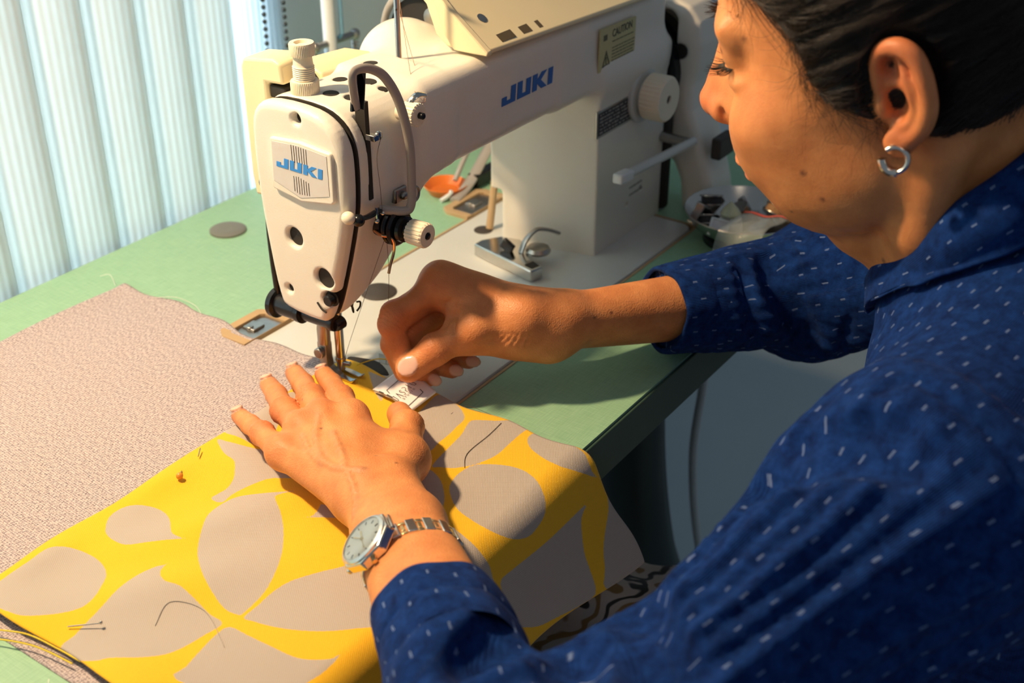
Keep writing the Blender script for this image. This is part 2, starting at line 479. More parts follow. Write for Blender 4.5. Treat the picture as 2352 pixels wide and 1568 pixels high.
# vertical blind vane: ribbed translucent cloth
M_blind = bpy.data.materials.new('blind_vane_cloth'); M_blind.use_nodes = True
nt = M_blind.node_tree; N = nt.nodes; L = nt.links; B = N['Principled BSDF']
B.inputs['Base Color'].default_value = (0.84, 0.84, 0.80, 1); B.inputs['Roughness'].default_value = .8
tr = N.new('ShaderNodeBsdfTranslucent'); tr.inputs['Color'].default_value = (0.80, 0.90, 0.93, 1)
mx = N.new('ShaderNodeMixShader'); mx.inputs[0].default_value = .5
uvn = N.new('ShaderNodeAttribute'); uvn.attribute_name = 'rib'
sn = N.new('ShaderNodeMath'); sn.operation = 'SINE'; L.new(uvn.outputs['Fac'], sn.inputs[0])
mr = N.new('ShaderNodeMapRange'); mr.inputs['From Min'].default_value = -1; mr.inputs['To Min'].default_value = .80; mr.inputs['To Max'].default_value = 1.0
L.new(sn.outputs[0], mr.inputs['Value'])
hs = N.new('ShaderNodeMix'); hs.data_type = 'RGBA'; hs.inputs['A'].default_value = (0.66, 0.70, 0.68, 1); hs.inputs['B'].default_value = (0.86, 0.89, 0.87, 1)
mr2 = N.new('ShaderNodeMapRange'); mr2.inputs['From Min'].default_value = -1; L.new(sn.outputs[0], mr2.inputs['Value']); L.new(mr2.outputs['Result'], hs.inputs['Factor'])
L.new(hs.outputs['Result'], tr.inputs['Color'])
L.new(B.outputs[0], mx.inputs[1]); L.new(tr.outputs[0], mx.inputs[2]); L.new(mx.outputs[0], N['Material Output'].inputs['Surface'])

# ------------------------------------------------------------------ room shell
WY = 0.345
FZ = -0.76
struct(MB().box((0.6, -0.9, FZ-.02), (4.6, 2.9, .04)).build('floor', M_floor, smooth=False))
# back wall, window opening x < 0.262
struct(MB().box((1.605, WY+.05, .3), (2.59, .10, 2.2)).box((-1.5, WY+.05, .3), (.4, .10, 2.2))
       .box((-.50, WY+.05, -.44), (1.62, .10, .72)).build('wall_back', M_wall, smooth=False))
fr = MB()
fr.box((.296, WY+.05, .66), (.03, .08, 1.48)).box((-.50, WY+.05, -.065), (1.60, .08, .03)).box((-.25, WY+.06, .66), (.03, .05, 1.48))
struct(fr.build('window_1', M_trim, bevel=.003))
glass = mat('window_glass', (0.9, 0.97, 1.0), 0.02, trans=1.0)
struct(MB().box((-.50, WY+.06, .66), (1.58, .004, 1.45)).build('window_pane', glass, smooth=False))
bpy.data.objects['window_pane'].name = 'window_2'
struct(MB().box((1.58, WY-.006, FZ+.05), (2.64, .012, .10)).build('baseboard_back', M_trim, bevel=.002))

# vertical blinds: one thing, each vane a part
bl = empty('vertical_blinds', (-.2, .325, 1.2), 'white ribbed vertical blinds hanging in front of the bright window', 'window blinds')
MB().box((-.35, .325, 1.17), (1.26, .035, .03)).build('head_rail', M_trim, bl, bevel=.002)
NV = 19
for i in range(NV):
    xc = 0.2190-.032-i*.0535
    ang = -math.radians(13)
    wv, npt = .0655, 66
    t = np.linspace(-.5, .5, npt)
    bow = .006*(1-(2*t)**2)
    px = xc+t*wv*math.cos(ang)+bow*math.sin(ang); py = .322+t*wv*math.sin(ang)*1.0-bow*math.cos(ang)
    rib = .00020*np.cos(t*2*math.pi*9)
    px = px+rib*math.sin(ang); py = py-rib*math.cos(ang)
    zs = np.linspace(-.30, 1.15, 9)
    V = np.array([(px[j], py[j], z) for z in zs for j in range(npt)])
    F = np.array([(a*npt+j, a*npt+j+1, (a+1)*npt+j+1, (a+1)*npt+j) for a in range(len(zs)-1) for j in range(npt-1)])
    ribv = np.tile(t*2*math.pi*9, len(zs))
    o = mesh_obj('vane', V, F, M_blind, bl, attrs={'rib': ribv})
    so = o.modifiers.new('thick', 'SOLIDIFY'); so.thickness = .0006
# bead chains at the end of the blinds
M_bead = mat('bead_chain_grey', (0.03, 0.045, 0.055), .5, var=(80, .2))
for k, xo in enumerate((.2445, .2665)):
    mb = MB()
    for j in range(110):
        z = 0.0+j*.0068
        mb.sphere((xo+.0012*math.sin(j*.07), .300-.004*k, z), .0023, 8, 6)
    c = mb.build('bead_chain', M_bead, bl)
    c.name = 'bead_chain'
# pleated sheer strip added beside the last vane so the window gap glows
prof = []
for j in range(106):
    x = .214+j*.00085; prof.append((x, .3365+.0022*math.sin(j*.75)))
zs = (-.3, .3, 1.15)
V = np.array([(x, y, z) for z in zs for x, y in prof]); n = len(prof)
F = np.array([(a*n+j, a*n+j+1, (a+1)*n+j+1, (a+1)*n+j) for a in range(2) for j in range(n-1)])
M_drape = bpy.data.materials.new('pale_sheer_cloth'); M_drape.use_nodes = True
nt = M_drape.node_tree; N = nt.nodes; L = nt.links; B = N['Principled BSDF']; B.inputs['Base Color'].default_value = (.8, .86, .9, 1)
tr = N.new('ShaderNodeBsdfTranslucent'); nz = N.new('ShaderNodeTexNoise'); nz.inputs['Scale'].default_value = 30
cr = N.new('ShaderNodeValToRGB'); cr.color_ramp.elements[0].color = (.72, .84, .92, 1); cr.color_ramp.elements[1].color = (.95, .98, 1, 1); L.new(nz.outputs['Fac'], cr.inputs['Fac']); L.new(cr.outputs['Color'], tr.inputs['Color'])
mx = N.new('ShaderNodeMixShader'); mx.inputs[0].default_value = .75; L.new(B.outputs[0], mx.inputs[1]); L.new(tr.outputs[0], mx.inputs[2]); L.new(mx.outputs[0], N['Material Output'].inputs['Surface'])
o = mesh_obj('glow_sheer', V, F, M_drape, None, attrs={})
tag(o, 'narrow pale blue sheer strip added to brighten the window gap between the last blind vane and the grey wall', 'curtain')

# ------------------------------------------------------------------ table
TB = empty('sewing_table', (0, 0, FZ), 'green laminate sewing machine table with dark green edge', 'table')
# table top with cut-out for the machine bed
def ring_slab(outer, inner, z0, z1, name, m, parent):
    x0, x1, y0, y1 = outer; a0, a1, b0, b1 = inner
    mb = MB()
    mb.box(((x0+x1)/2, (y0+b0)/2, (z0+z1)/2), (x1-x0, b0-y0, z1-z0))
    mb.box(((x0+x1)/2, (b1+y1)/2, (z0+z1)/2), (x1-x0, y1-b1, z1-z0))
    mb.box(((x0+a0)/2, (b0+b1)/2, (z0+z1)/2), (a0-x0, b1-b0, z1-z0))
    mb.box(((a1+x1)/2, (b0+b1)/2, (z0+z1)/2), (x1-a1, b1-b0, z1-z0))
    return mb.build(name, m, parent, smooth=False)
TY0, TY1, TX0, TX1 = -.1925, .305, -.62, .576
ring_slab((TX0, TX1, TY0, TY1), (-.1025, .3815, -.0905, .0905), -.0035, 0, 'laminate_top', M_green, TB)
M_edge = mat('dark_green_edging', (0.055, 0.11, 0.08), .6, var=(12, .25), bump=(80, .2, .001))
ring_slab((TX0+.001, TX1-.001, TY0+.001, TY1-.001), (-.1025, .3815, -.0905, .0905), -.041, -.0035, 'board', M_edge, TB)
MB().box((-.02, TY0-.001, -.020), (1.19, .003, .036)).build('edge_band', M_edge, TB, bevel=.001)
ring_slab((-.104, .383, -.092, .092), (-.1018, .3808, -.0898, .0898), -.012, .0004, 'cutout_trim', M_tan, TB)
MB().box((.14, 0, -.05), (.50, .19, .004)).build('drip_pan', M_dark, TB, smooth=False)
M_stand = mat('stand_dark_paint', (0.028, 0.045, 0.042), .38, var=(9, .3), coat=.2)
# cast stand: curved legs with a pale rim seen under the front edge
for (lx, yy) in ((0.375, -.045), (0.375, .20), (-.45, -.045), (-.45, .20)):
    P = catmull([(lx-.02, yy, -.04), (lx-.03, yy-.004, -.20), (lx-.005, yy-.012, -.36), (lx+.06, yy-.02, -.52), (lx+.09, yy-.02, -.68), (lx+.09, yy-.02, -.755)], 8)
    MB().tube(P, .040, 14, flat=.62, upv=(1, 0, 0)).build('leg', M_stand, TB)
for lx in (.375, -.45):
    MB().box((lx+.09, .07, -.745), (.06, .42, .03)).build('foot_bar', M_stand, TB, bevel=.008)
MB().box((-.02, .19, -.40), (.86, .02, .05)).build('cross_bar', M_stand, TB, bevel=.004)
P = catmull([(.392, -.10, -.05), (.405, -.10, -.16), (.395, -.10, -.26), (.43, -.10, -.40), (.50, -.10, -.54), (.55, -.10, -.70)], 10)  # added pale tube standing in for the light rim of the leg
tag(MB().tube(P, .0045, 10).build('leg_rim_line', mat('pale_rim', (0.55, 0.60, 0.62), .4, var=(30, .05))),
    'pale grey tube standing in for the light rim of the dark stand leg under the table', 'leg rim')
# the grey plug near the back edge
cp = MB(); cp.lathe((.1305, .254, 0), (0, 0, 1), [(-.003, .0165), (.0016, .0165), (.0026, .0145), (.0026, .004), (.0022, .001)], 36)
tag(cp.build('table_plug', mat('grey_plug', (0.17, 0.17, 0.15), .5, var=(60, .15))), 'round dark grey plug set in the green tabletop near the blinds', 'plug')
# tan hinge trays behind the bed
def tray(x0, x1, name, lab):
    r = empty(name, ((x0+x1)/2, .104, 0), lab, 'hinge tray')
    y0, y1 = .0895, .1215
    mb = MB()
    w = .0075
    out = [(x0+.006, y1), (x1-.006, y1), (x1, y1-.008), (x1, y0), (x0, y0), (x0, y1-.008)]
    inn = [(x0+w+.003, y1-w), (x1-w-.003, y1-w), (x1-w, y1-w-.003), (x1-w, y0+.0005), (x0+w, y0+.0005), (x0+w, y1-w-.003)]
    n = 6; V = [(a, b, .0035) for a, b in out]+[(a, b, .0035) for a, b in inn]+[(a, b, -.002) for a, b in out]+[(a, b, -.002) for a, b in inn]
    f = []
    for i in range(n):
        j = (i+1) % n
        f += [(i, j, n+j, n+i), (2*n+i, 3*n+i, 3*n+j, 2*n+j), (i, 2*n+i, 2*n+j, j), (n+i, n+j, 3*n+j, 3*n+i)]
    mb.add(V, f).build('rim', M_tan, r, bevel=.0012)
    MB().box(((x0+x1)/2, (y0+y1)/2-.003, .0007), (x1-x0-2*w, y1-y0-w-.001, .0012)).build('metal_plate', M_steel, r)
    MB().box(((x0+x1)/2, (y0+y1)/2, .0022), (.012, .012, .002)).lathe(((x0+x1)/2-.004, (y0+y1)/2, .0012), (0, 0, 1), [(0, .003), (.003, .003)], 12).build('hinge_block', M_steel, r, bevel=.0006)
tray(-.012, .040, 'hinge_tray', 'tan framed hinge tray in the tabletop beside the tweed cloth edge')
tray(.272, .335, 'hinge_tray', 'tan framed hinge tray behind the machine pillar beside the orange dish')

# ------------------------------------------------------------------ cloths
def cloth_surface(x, v):
    """printed cloth: v runs from its back edge (y=.013) over the table edge"""
    x = np.asarray(x, float); v = np.asarray(v, float)
    R_ = .018; A = math.radians(68); e = -.190; y0 = .013-v
    s = np.maximum(0, e-y0); th = np.minimum(s/R_, A)
    rest = np.maximum(0, s-R_*A)
    hang = np.clip(rest/.09, 0, 1)
    wob = hang*.012*np.sin(x*26+.6)
    y = np.where(s > 0, e-R_*np.sin(th), y0)-rest*math.cos(A)-wob
    z = np.where(s > 0, .0045-R_*(1-np.cos(th)), .0045)-rest*math.sin(A)
    flat = 1-np.clip(s/.02, 0, 1)
    rip = .0040*np.exp(-(((x+.235)*.62+(y+.075)*.78)/.020)**2)*np.exp(-(((x+.235)*.78-(y+.075)*.62)/.055)**2)
    rip = rip+.0028*np.exp(-(((x+.170)*.45+(y+.060)*.9)/.016)**2)*np.exp(-(((x+.17)*.9-(y+.06)*.45)/.06)**2)
    rip = rip+.0022*np.exp(-((x+.022)**2+(y+.120)**2)/.0012)+.0016*(1+np.sin(x*55+y*23))*.5*np.clip((v-.03)/.05, 0, 1)
    edge = .0030*np.exp(-((y-.005)/.012)**2)*(.5+.5*np.sin(x*70+1.0))
    ledge = .0040*np.exp(-((x+.303)/.02)**2)*(.5+.5*np.sin(v*60))
    ft = 1-np.exp(-((x+.005)**2+(y+.003)**2)/.0016)
    z = z+(rip+edge+ledge)*flat*ft
    return y, z
def sdist(x, v):
    d = np.full(x.shape, 1e3)
    for poly in PATTERN:
        p = catmull(np.array(poly, float)/1000, 3, closed=True) if len(poly) > 7 else np.array(poly, float)/1000
        b0 = p.min(0)-.012; b1 = p.max(0)+.012
        m = (x > b0[0]) & (x < b1[0]) & (v > b0[1]) & (v < b1[1])
        if m.any(): d[m] = np.minimum(d[m], poly_sd(x[m], v[m], p))
    return np.clip(d, -.02, .02)

h = .0016
gx = np.arange(-.3035, .0125+h, h); gv = np.arange(0, .2985, h)
GX, GV = np.meshgrid(gx, gv, indexing='ij')
X = GX+.0022*np.sin(GV*95)*np.exp(-((GX-.0125)/.01)**2)+.0016*np.sin(GV*70+2)*np.exp(-((GX+.3035)/.01)**2)
X = X+.010*np.clip((GV-.205)/.09, 0, 1)*(1+GX/.30)
vv = GV+.0020*np.sin(GX*60)*np.exp(-(GV/.012)**2)
Y, Z = cloth_surface(X, vv)
SD = sdist(X, vv)
nxg, nvg = GX.shape
V = np.stack([X, Y, Z], -1).reshape(-1, 3)
ii = np.arange(nxg*nvg).reshape(nxg, nvg)
F = np.stack([ii[:-1, :-1], ii[1:, :-1], ii[1:, 1:], ii[:-1, 1:]], -1).reshape(-1, 4)[:, ::-1]
def cloth_mat(name, weave):
    m = bpy.data.materials.new(name); m.use_nodes = True
    return m
M_print = bpy.data.materials.new('printed_cotton'); M_print.use_nodes = True
nt = M_print.node_tree; N = nt.nodes; L = nt.links; B = N['Principled BSDF']
B.inputs['Roughness'].default_value = .85; B.inputs['Specular IOR Level'].default_value = .2; B.inputs['Sheen Weight'].default_value = .15
at = N.new('ShaderNodeAttribute'); at.attribute_name = 'leaf'
uv = N.new('ShaderNodeAttribute'); uv.attribute_name = 'uvw'
n1 = N.new('ShaderNodeTexNoise'); n1.inputs['Scale'].default_value = 900; n1.inputs['Detail'].default_value = 2
L.new(uv.outputs['Vector'], n1.inputs['Vector'])
j1 = N.new('ShaderNodeMath'); j1.operation = 'MULTIPLY_ADD'; j1.inputs[1].default_value = .0010; j1.inputs[2].default_value = -.0005
L.new(n1.outputs['Fac'], j1.inputs[0])
j2 = N.new('ShaderNodeMath'); j2.operation = 'ADD'; L.new(at.outputs['Fac'], j2.inputs[0]); L.new(j1.outputs[0], j2.inputs[1])
mr = N.new('ShaderNodeMapRange'); mr.inputs['From Min'].default_value = -.00025; mr.inputs['From Max'].default_value = .00025
L.new(j2.outputs[0], mr.inputs['Value'])
def weave_nodes(freq, angle):
    mp = N.new('ShaderNodeMapping'); mp.inputs['Rotation'].default_value = (0, 0, angle); mp.inputs['Scale'].default_value = (freq, freq, freq)
    L.new(uv.outputs['Vector'], mp.inputs['Vector'])
    w1 = N.new('ShaderNodeTexWave'); w1.wave_type = 'BANDS'; w1.bands_direction = 'X'; w1.inputs['Scale'].default_value = 1; w1.inputs['Distortion'].default_value = 1.5; w1.inputs['Detail'].default_value = 1
    w2 = N.new('ShaderNodeTexWave'); w2.wave_type = 'BANDS'; w2.bands_direction = 'Y'; w2.inputs['Scale'].default_value = 1; w2.inputs['Distortion'].default_value = 1.5; w2.inputs['Detail'].default_value = 1
    L.new(mp.outputs['Vector'], w1.inputs['Vector']); L.new(mp.outputs['Vector'], w2.inputs['Vector'])
    mu = N.new('ShaderNodeMath'); mu.operation = 'MULTIPLY'; L.new(w1.outputs['Fac'], mu.inputs[0]); L.new(w2.outputs['Fac'], mu.inputs[1]); return mu
wv = weave_nodes(300, .6)
gy = N.new('ShaderNodeMix'); gy.data_type = 'RGBA'; gy.inputs['A'].default_value = (0.43, 0.38, 0.34, 1); gy.inputs['B'].default_value = (0.58, 0.53, 0.48, 1)
L.new(wv.outputs[0], gy.inputs['Factor'])
ye = N.new('ShaderNodeMix'); ye.data_type = 'RGBA'; ye.inputs['A'].default_value = (0.84, 0.465, 0.018, 1); ye.inputs['B'].default_value = (0.92, 0.55, 0.028, 1)
L.new(n1.outputs['Fac'], ye.inputs['Factor'])
mxc = N.new('ShaderNodeMix'); mxc.data_type = 'RGBA'
L.new(mr.outputs['Result'], mxc.inputs['Factor']); L.new(gy.outputs['Result'], mxc.inputs['A']); L.new(ye.outputs['Result'], mxc.inputs['B'])
L.new(mxc.outputs['Result'], B.inputs['Base Color'])
bp = N.new('ShaderNodeBump'); bp.inputs['Strength'].default_value = .35; bp.inputs['Distance'].default_value = .0004
L.new(wv.outputs[0], bp.inputs['Height']); L.new(bp.outputs['Normal'], B.inputs['Normal'])
uvw = np.stack([GX, GV, GX*0], -1).reshape(-1, 3)
yc = mesh_obj('printed_cloth', V, F, M_print, None, attrs={'leaf': SD.ravel(), 'uvw': uvw})
sm = yc.modifiers.new('thick', 'SOLIDIFY'); sm.thickness = .0009; sm.offset = -1
tag(yc, 'yellow cloth printed with large grey leaf shapes, draped over the front table edge', 'fabric')

# grey tweed cloth
h = .0022
gx = np.arange(-.3125, .0045, h); gy_ = np.arange(-.120, .2475, h)
GX, GY = np.meshgrid(gx, gy_, indexing='ij')
Xg = GX+.0030*np.sin(GY*42+.5)*np.exp(-((GX-.0045)/.012)**2)+.0022*np.sin(GY*110)*np.exp(-((GX-.0045)/.006)**2)
Yg = GY-.004*np.exp(-((GY-.2475)/.02)**2)*(1+np.sin(GX*22))*1.0
Zg = .0016+.0016*np.exp(-((GY-.2475)/.008)**2)+.0012*(1+np.sin(GX*31+GY*12))*.5*np.exp(-((GY-.13)/.06)**2)
Zg = Zg+.0006*np.exp(-((GX-.002)/.006)**2)*(1+np.sin(GY*60))
Zg = np.where(GY < .012, .0016, Zg)
# sits lower under the printed cloth
Zg = Zg-.0006*np.clip((.02-GY)/.02, 0, 1)
nxg, nvg = GX.shape
V = np.stack([Xg, Yg, Zg], -1).reshape(-1, 3)
ii = np.arange(nxg*nvg).reshape(nxg, nvg)
F = np.stack([ii[:-1, :-1], ii[1:, :-1], ii[1:, 1:], ii[:-1, 1:]], -1).reshape(-1, 4)
M_tweed = bpy.data.materials.new('grey_tweed'); M_tweed.use_nodes = True
nt = M_tweed.node_tree; N = nt.nodes; L = nt.links; B = N['Principled BSDF']
B.inputs['Roughness'].default_value = .9; B.inputs['Specular IOR Level'].default_value = .15
uv = N.new('ShaderNodeAttribute'); uv.attribute_name = 'uvw'
mp = N.new('ShaderNodeMapping'); mp.inputs['Scale'].default_value = (1, 2.6, 1); mp.inputs['Rotation'].default_value = (0, 0, .75); L.new(uv.outputs['Vector'], mp.inputs['Vector'])
v1 = N.new('ShaderNodeTexNoise'); v1.inputs['Scale'].default_value = 420; v1.inputs['Detail'].default_value = 3; v1.inputs['Roughness'].default_value = .7
L.new(mp.outputs['Vector'], v1.inputs['Vector'])
wv = weave_nodes(190, .1)
cr = N.new('ShaderNodeValToRGB')
cr.color_ramp.elements[0].position = .36; cr.color_ramp.elements[0].color = (0.185, 0.158, 0.185, 1)
cr.color_ramp.elements[1].position = .62; cr.color_ramp.elements[1].color = (0.64, 0.575, 0.57, 1)
e2 = cr.color_ramp.elements.new(.48); e2.color = (0.45, 0.38, 0.395, 1)
am = N.new('ShaderNodeMath'); am.operation = 'MULTIPLY_ADD'; am.inputs[1].default_value = .22; L.new(wv.outputs[0], am.inputs[0]); L.new(v1.outputs['Fac'], am.inputs[2])
sb = N.new('ShaderNodeMath'); sb.operation = 'SUBTRACT'; sb.inputs[1].default_value = .055; L.new(am.outputs[0], sb.inputs[0])
L.new(sb.outputs[0], cr.inputs['Fac']); L.new(cr.outputs['Color'], B.inputs['Base Color'])
bp = N.new('ShaderNodeBump'); bp.inputs['Strength'].default_value = .5; bp.inputs['Distance'].default_value = .0007
L.new(am.outputs[0], bp.inputs['Height']); L.new(bp.outputs['Normal'], B.inputs['Normal'])
gc = mesh_obj('tweed_cloth', V, F, M_tweed, None, attrs={'uvw': np.stack([GX, GY, GX*0], -1).reshape(-1, 3)})
sm = gc.modifiers.new('thick', 'SOLIDIFY'); sm.thickness = .0011; sm.offset = -1
tag(gc, 'mauve grey tweed cloth lying flat on the table under the yellow printed cloth', 'fabric')

# pins, loose threads
pn = empty('dressmaking_pin', (-.160, -.002, .007), 'dressmaking pin with small orange head stuck in the yellow cloth near its seam', 'pin')
M_orange = mat('orange_pin_head', (0.75, 0.30, 0.03), .35, var=(90, .1))
MB().sphere((-.1615, -.0045, .0092), .0023).build('pin_head', M_orange, pn)
MB().tube([(-.1605, -.0035, .0092), (-.155, .001, .0068)], .0004, 8).build('shaft', M_steel, pn)
MB().tube([(-.1375, .0045, .0068), (-.131, .0095, .0075)], .0004, 8).build('tip', M_steel, pn)
pn = empty('dressmaking_pin', (-.285, -.062, .007), 'bare steel dressmaking pin in the left corner of the yellow printed cloth', 'pin')
MB().tube([(-.2905, -.0580, .0080), (-.2795, -.0725, .0100)], .0004, 8).build('shaft', M_chrome, pn)
MB().sphere((-.2795, -.0725, .0102), .0011).build('pin_head', M_chrome, pn)
M_thy = mat('yellow_thread', (0.80, 0.60, 0.04), .7, var=(300, .1)); M_thw = mat('white_thread', (0.75, 0.74, 0.7), .7, var=(300, .1)); M_thd = mat('dark_thread', (0.10, 0.08, 0.06), .7, var=(300, .1))
def thread(pts, m, r, lab, k=8, lay=False):
    if lay:
        pts = catmull(pts, 4); x = pts[:, 0]; v = .013-pts[:, 1]; pts[:, 2] = cloth_surface(x, v)[1]+.0004; k = 2
    return tag(MB().tube(catmull(pts, k), r, 6).build('loose_thread', m), lab, 'thread')
thread([(-.318, -.012, .0035), (-.312, -.028, .006), (-.306, -.045, .007), (-.303, -.066, .0055), (-.302, -.082, .005)], M_thy, .0005, 'yellow thread end lying along the left edge of the printed cloth, upper one')
thread([(-.322, -.020, .003), (-.315, -.034, .0045), (-.3085, -.055, .0055), (-.3055, -.080, .005)], M_thy, .0005, 'yellow thread end lying along the left edge of the tweed strip, lower one')
thread([(-.345, -.052, .001), (-.335, -.062, .002), (-.325, -.076, .0015), (-.318, -.090, .003)], M_thy, .0005, 'yellow thread on the green table below the tweed corner')
thread([(-.330, -.075, .001), (-.325, -.100, .002), (-.322, -.118, .001)], M_thw, .0005, 'white thread end on the green table at the lower left corner')
thread([(-.318, -.076, .002), (-.338, -.098, .003)], M_thw, .0002, 'thin pale hair-like thread crossing the white thread end at the lower left corner')
thread([(-.262, -.095, .0088), (-.245, -.088, .0092), (-.238, -.108, .009), (-.252, -.138, .009)], mat('grey_thread', (0.35, 0.33, 0.30), .8), .0002, 'thin grey thread curled on the grey leaf near the bottom edge of the printed cloth', lay=True)
thread([(.0085, -.135, .0085), (-.012, -.138, .0088), (-.036, -.139, .009), (-.048, -.146, .0095)], M_thd, .0002, 'thin dark thread lying across the round grey leaf right of the wristwatch', lay=True)
thread([(.010, -.004, .0065), (.022, -.016, .010), (.028, -.034, .008), (.018, -.040, .006), (.010, -.034, .006)], M_thy, .0005, 'yellow thread looping in front of the needle')
thread([(-.004, .246, .004), (.004, .262, .006), (.0, .270, .004)], M_thw, .0002, 'frayed pale thread at the far corner of the tweed cloth')
thread([(.000, .205, .003), (.010, .190, .004), (.012, .170, .002), (.002, .150, .003)], M_thw, .0002, 'frayed pale thread along the right edge of the tweed cloth')
thread([(-.002, -.100, .006), (.016, -.100, .003), (.018, -.12, .002)], M_thd, .0002, 'short dark thread beside the folded woven label')
# ------------------------------------------------------------------ sewing machine
SM = empty('sewing_machine', (.14, 0, 0), 'cream industrial lockstitch sewing machine with JUKI lettering set into the green table', 'sewing machine')
bed = MB()
def rrect(x0, x1, y0, y1, r, n=6):
    P = []
    for cx, cy, a0 in ((x1-r, y1-r, 0), (x0+r, y1-r, 90), (x0+r, y0+r, 180), (x1-r, y0+r, 270)):
        for k in range(n+1):
            a = math.radians(a0+90*k/n); P.append((cx+r*math.cos(a), cy+r*math.sin(a)))
    return P
bed.prism(rrect(-.100, .379, -.0885, .0885, .012), (0, 0, -.045), (1, 0, 0), (0, 1, 0), (0, 0, .0458))
bed.build('bed_plate', M_bed, SM, bevel=.0012)

HP = [(-.0445, .186), (-.0440, .160), (-.0405, .138), (-.030, .100), (-.0195, .0700), (-.011, .0640), (.018, .0660), (.0255, .0760), (.031, .110), (.0350, .150), (.0352, .194), (.029, .2105), (.014, .2160), (-.018, .2155), (-.034, .2090), (-.0415, .199)]
HP = [tuple(p) for p in catmull(HP, 3, closed=True)]
S = Sdf()
S.add(f_poly_extrude(HP, 1, 2, 0, -.0178, .080, rnd=.003))
S.add(f_poly_extrude([(-.03, .050), (.000, .0665), (.020, .083), (.034, .105), (.046, .132), (.056, .150), (.09, .156), (.09, .25), (-.03, .25)], 0, 2, 1, -.1, .1, rnd=.001), .006, 'i')
S.rbox((.2125, -.0025, .1812), (.1705, .0430, .0343), .0125, k=.010)
S.rbox((.294, -.0005, .179), (.0895, .0462, .0320), .010, k=.004)
S.add(f_poly_extrude([(.2510, .0470), (.2590, .0120), (.2745, -.0462), (.3890, -.0462), (.3890, .0470)], 0, 1, 2, -.02, .165, rnd=.0050), .022)
S.add(lambda P: np.where(P[:, 2] < .0, .0-P[:, 2], -1).astype(np.float32), 0, 'i') if False else None
# dome at the back of the arm
S.ell((.128, .038, .198), (.036, .030, .030), k=.010)
S.ell((.215, .030, .200), (.060, .026, .022), k=.010)
# oil holes on top, lever slot, screw seats
for (x, y, r) in ((.0267, .0079, .0048), (.002, -.0060, .0050), (.0345, -.0100, .0052), (.0330, -.0235, .0030), (.0060, -.0195, .0042), (.0600, .0097, .0048)):
    S.cone((x, y, .209), (x, y, .25), r, k=.0012, op='s')
S.rbox((-.0068, -.043, .187), (.0020, .010, .0335), .001, k=.0008, op='s')
S.rbox((.268, .047, .02), (.02, .01, .03), .004, k=.002, op='s')
S.cone((.3285, -.06, .030), (.3285, -.040, .030), .0022, k=.0004, op='s')
S.cone((.352, -.06, .038), (.352, -.040, .038), .0022, k=.0004, op='s')
ARM = S
def front_y(x, z):
    ys = np.linspace(-.060, -.030, 301); P = np.stack([np.full(301, x), ys, np.full(301, z)], 1).astype(np.float32)
    d = ARM.eval(P); k = np.argmax(d < 0); return float(ys[k])
V, F = S.mesh((-.024, -.056, -.004), (.393, .075, .236), .0013, B=16)
mesh_obj('arm_casting', V, F, M_cream, SM, smooth_it=2)

def top_z(x, y):
    zs = np.linspace(.225, .190, 301); P = np.stack([np.full(301, x), np.full(301, y), zs], 1).astype(np.float32)
    return float(zs[np.argmax(ARM.eval(P) < 0)])
for (x, y, r) in ((.0267, .0079, .0048), (.002, -.0060, .0052), (.0345, -.0100, .0054), (.0330, -.0235, .0030), (.0060, -.0195, .0042), (.0600, .0097, .0050)):
    zt = max(top_z(x+r*1.25, y), top_z(x-r*1.25, y)); za = top_z(x, y-r*1.3); zb = top_z(x, y+r*1.3); ax_ = nrm(np.array([0, (zb-za), -(-2.6*r)])*np.array([1, -1, 1]))
    MB().lathe((x, y, (za+zb)/2-.0012), ax_, [(0, r), (.0011, r), (.0012, r*.8)], 28).build('oil_hole_dark', M_dark, SM)  # black discs painted as the shade down the oil holes
# dark interior visible through slots and holes
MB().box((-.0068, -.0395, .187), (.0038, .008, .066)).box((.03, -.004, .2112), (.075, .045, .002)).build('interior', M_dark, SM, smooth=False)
g = MB(); g.prism([(y*.985-.0001, .141+(z-.141)*.992) for y, z in HP], (-.0188, 0, 0), (0, 1, 0), (0, 0, 1), (.0015, 0, 0))
g.build('seam_shade', M_dark, SM, smooth=False)  # dark sheet painted as shade in the plate seam and hole bottoms

# face plate with holes
S = Sdf()
S.add(f_poly_extrude([(y, z) for y, z in HP], 1, 2, 0, -.0325, -.0190, rnd=.0055))
for (y, z, r) in ((-.0063, .2085, .0036), (.0048, .1236, .0068), (-.0189, .0992, .0074), (.0141, .0825, .0030), (-.0224, .0842, .0058)):
    S.cone((-.05, y, z), (-.0, y, z), r, k=.0030, op='s')
V, F = S.mesh((-.036, -.050, .058), (-.0165, .041, .221), .0009, B=16)
FP = mesh_obj('face_plate', V, F, M_cream, SM, smooth_it=1)
for (y, z, r) in ((.0048, .1236, .0066), (-.0189, .0992, .0072), (.0141, .0825, .0029), (-.0224, .0842, .0056)): MB().lathe((-.0285, y, z), (-1, 0, 0), [(0, r), (.0005, r)], 28).build('hole_plug', M_dark, FP)
MB().lathe((-.0265, -.0063, .2085), (-1, 0, 0), [(0, .0038), (.0005, .0038)], 20).build('hole_plug', M_dark, FP)
# screw in the lower hole + black mark
mb = MB(); mb.lathe((-.0275, -.0224, .0842), (-1, 0, 0), [(0, .0040), (.006, .0040), (.0066, .0034)], 20)
mb.build('screw', M_black, SM)
mb = MB(); mb.tube(catmull([(-.0328, -.0120, .0800), (-.0333, -.0160, .0765), (-.0330, -.0200, .0745)], 6), .0007, 8); mb.build('scratch_mark', M_dark, SM)
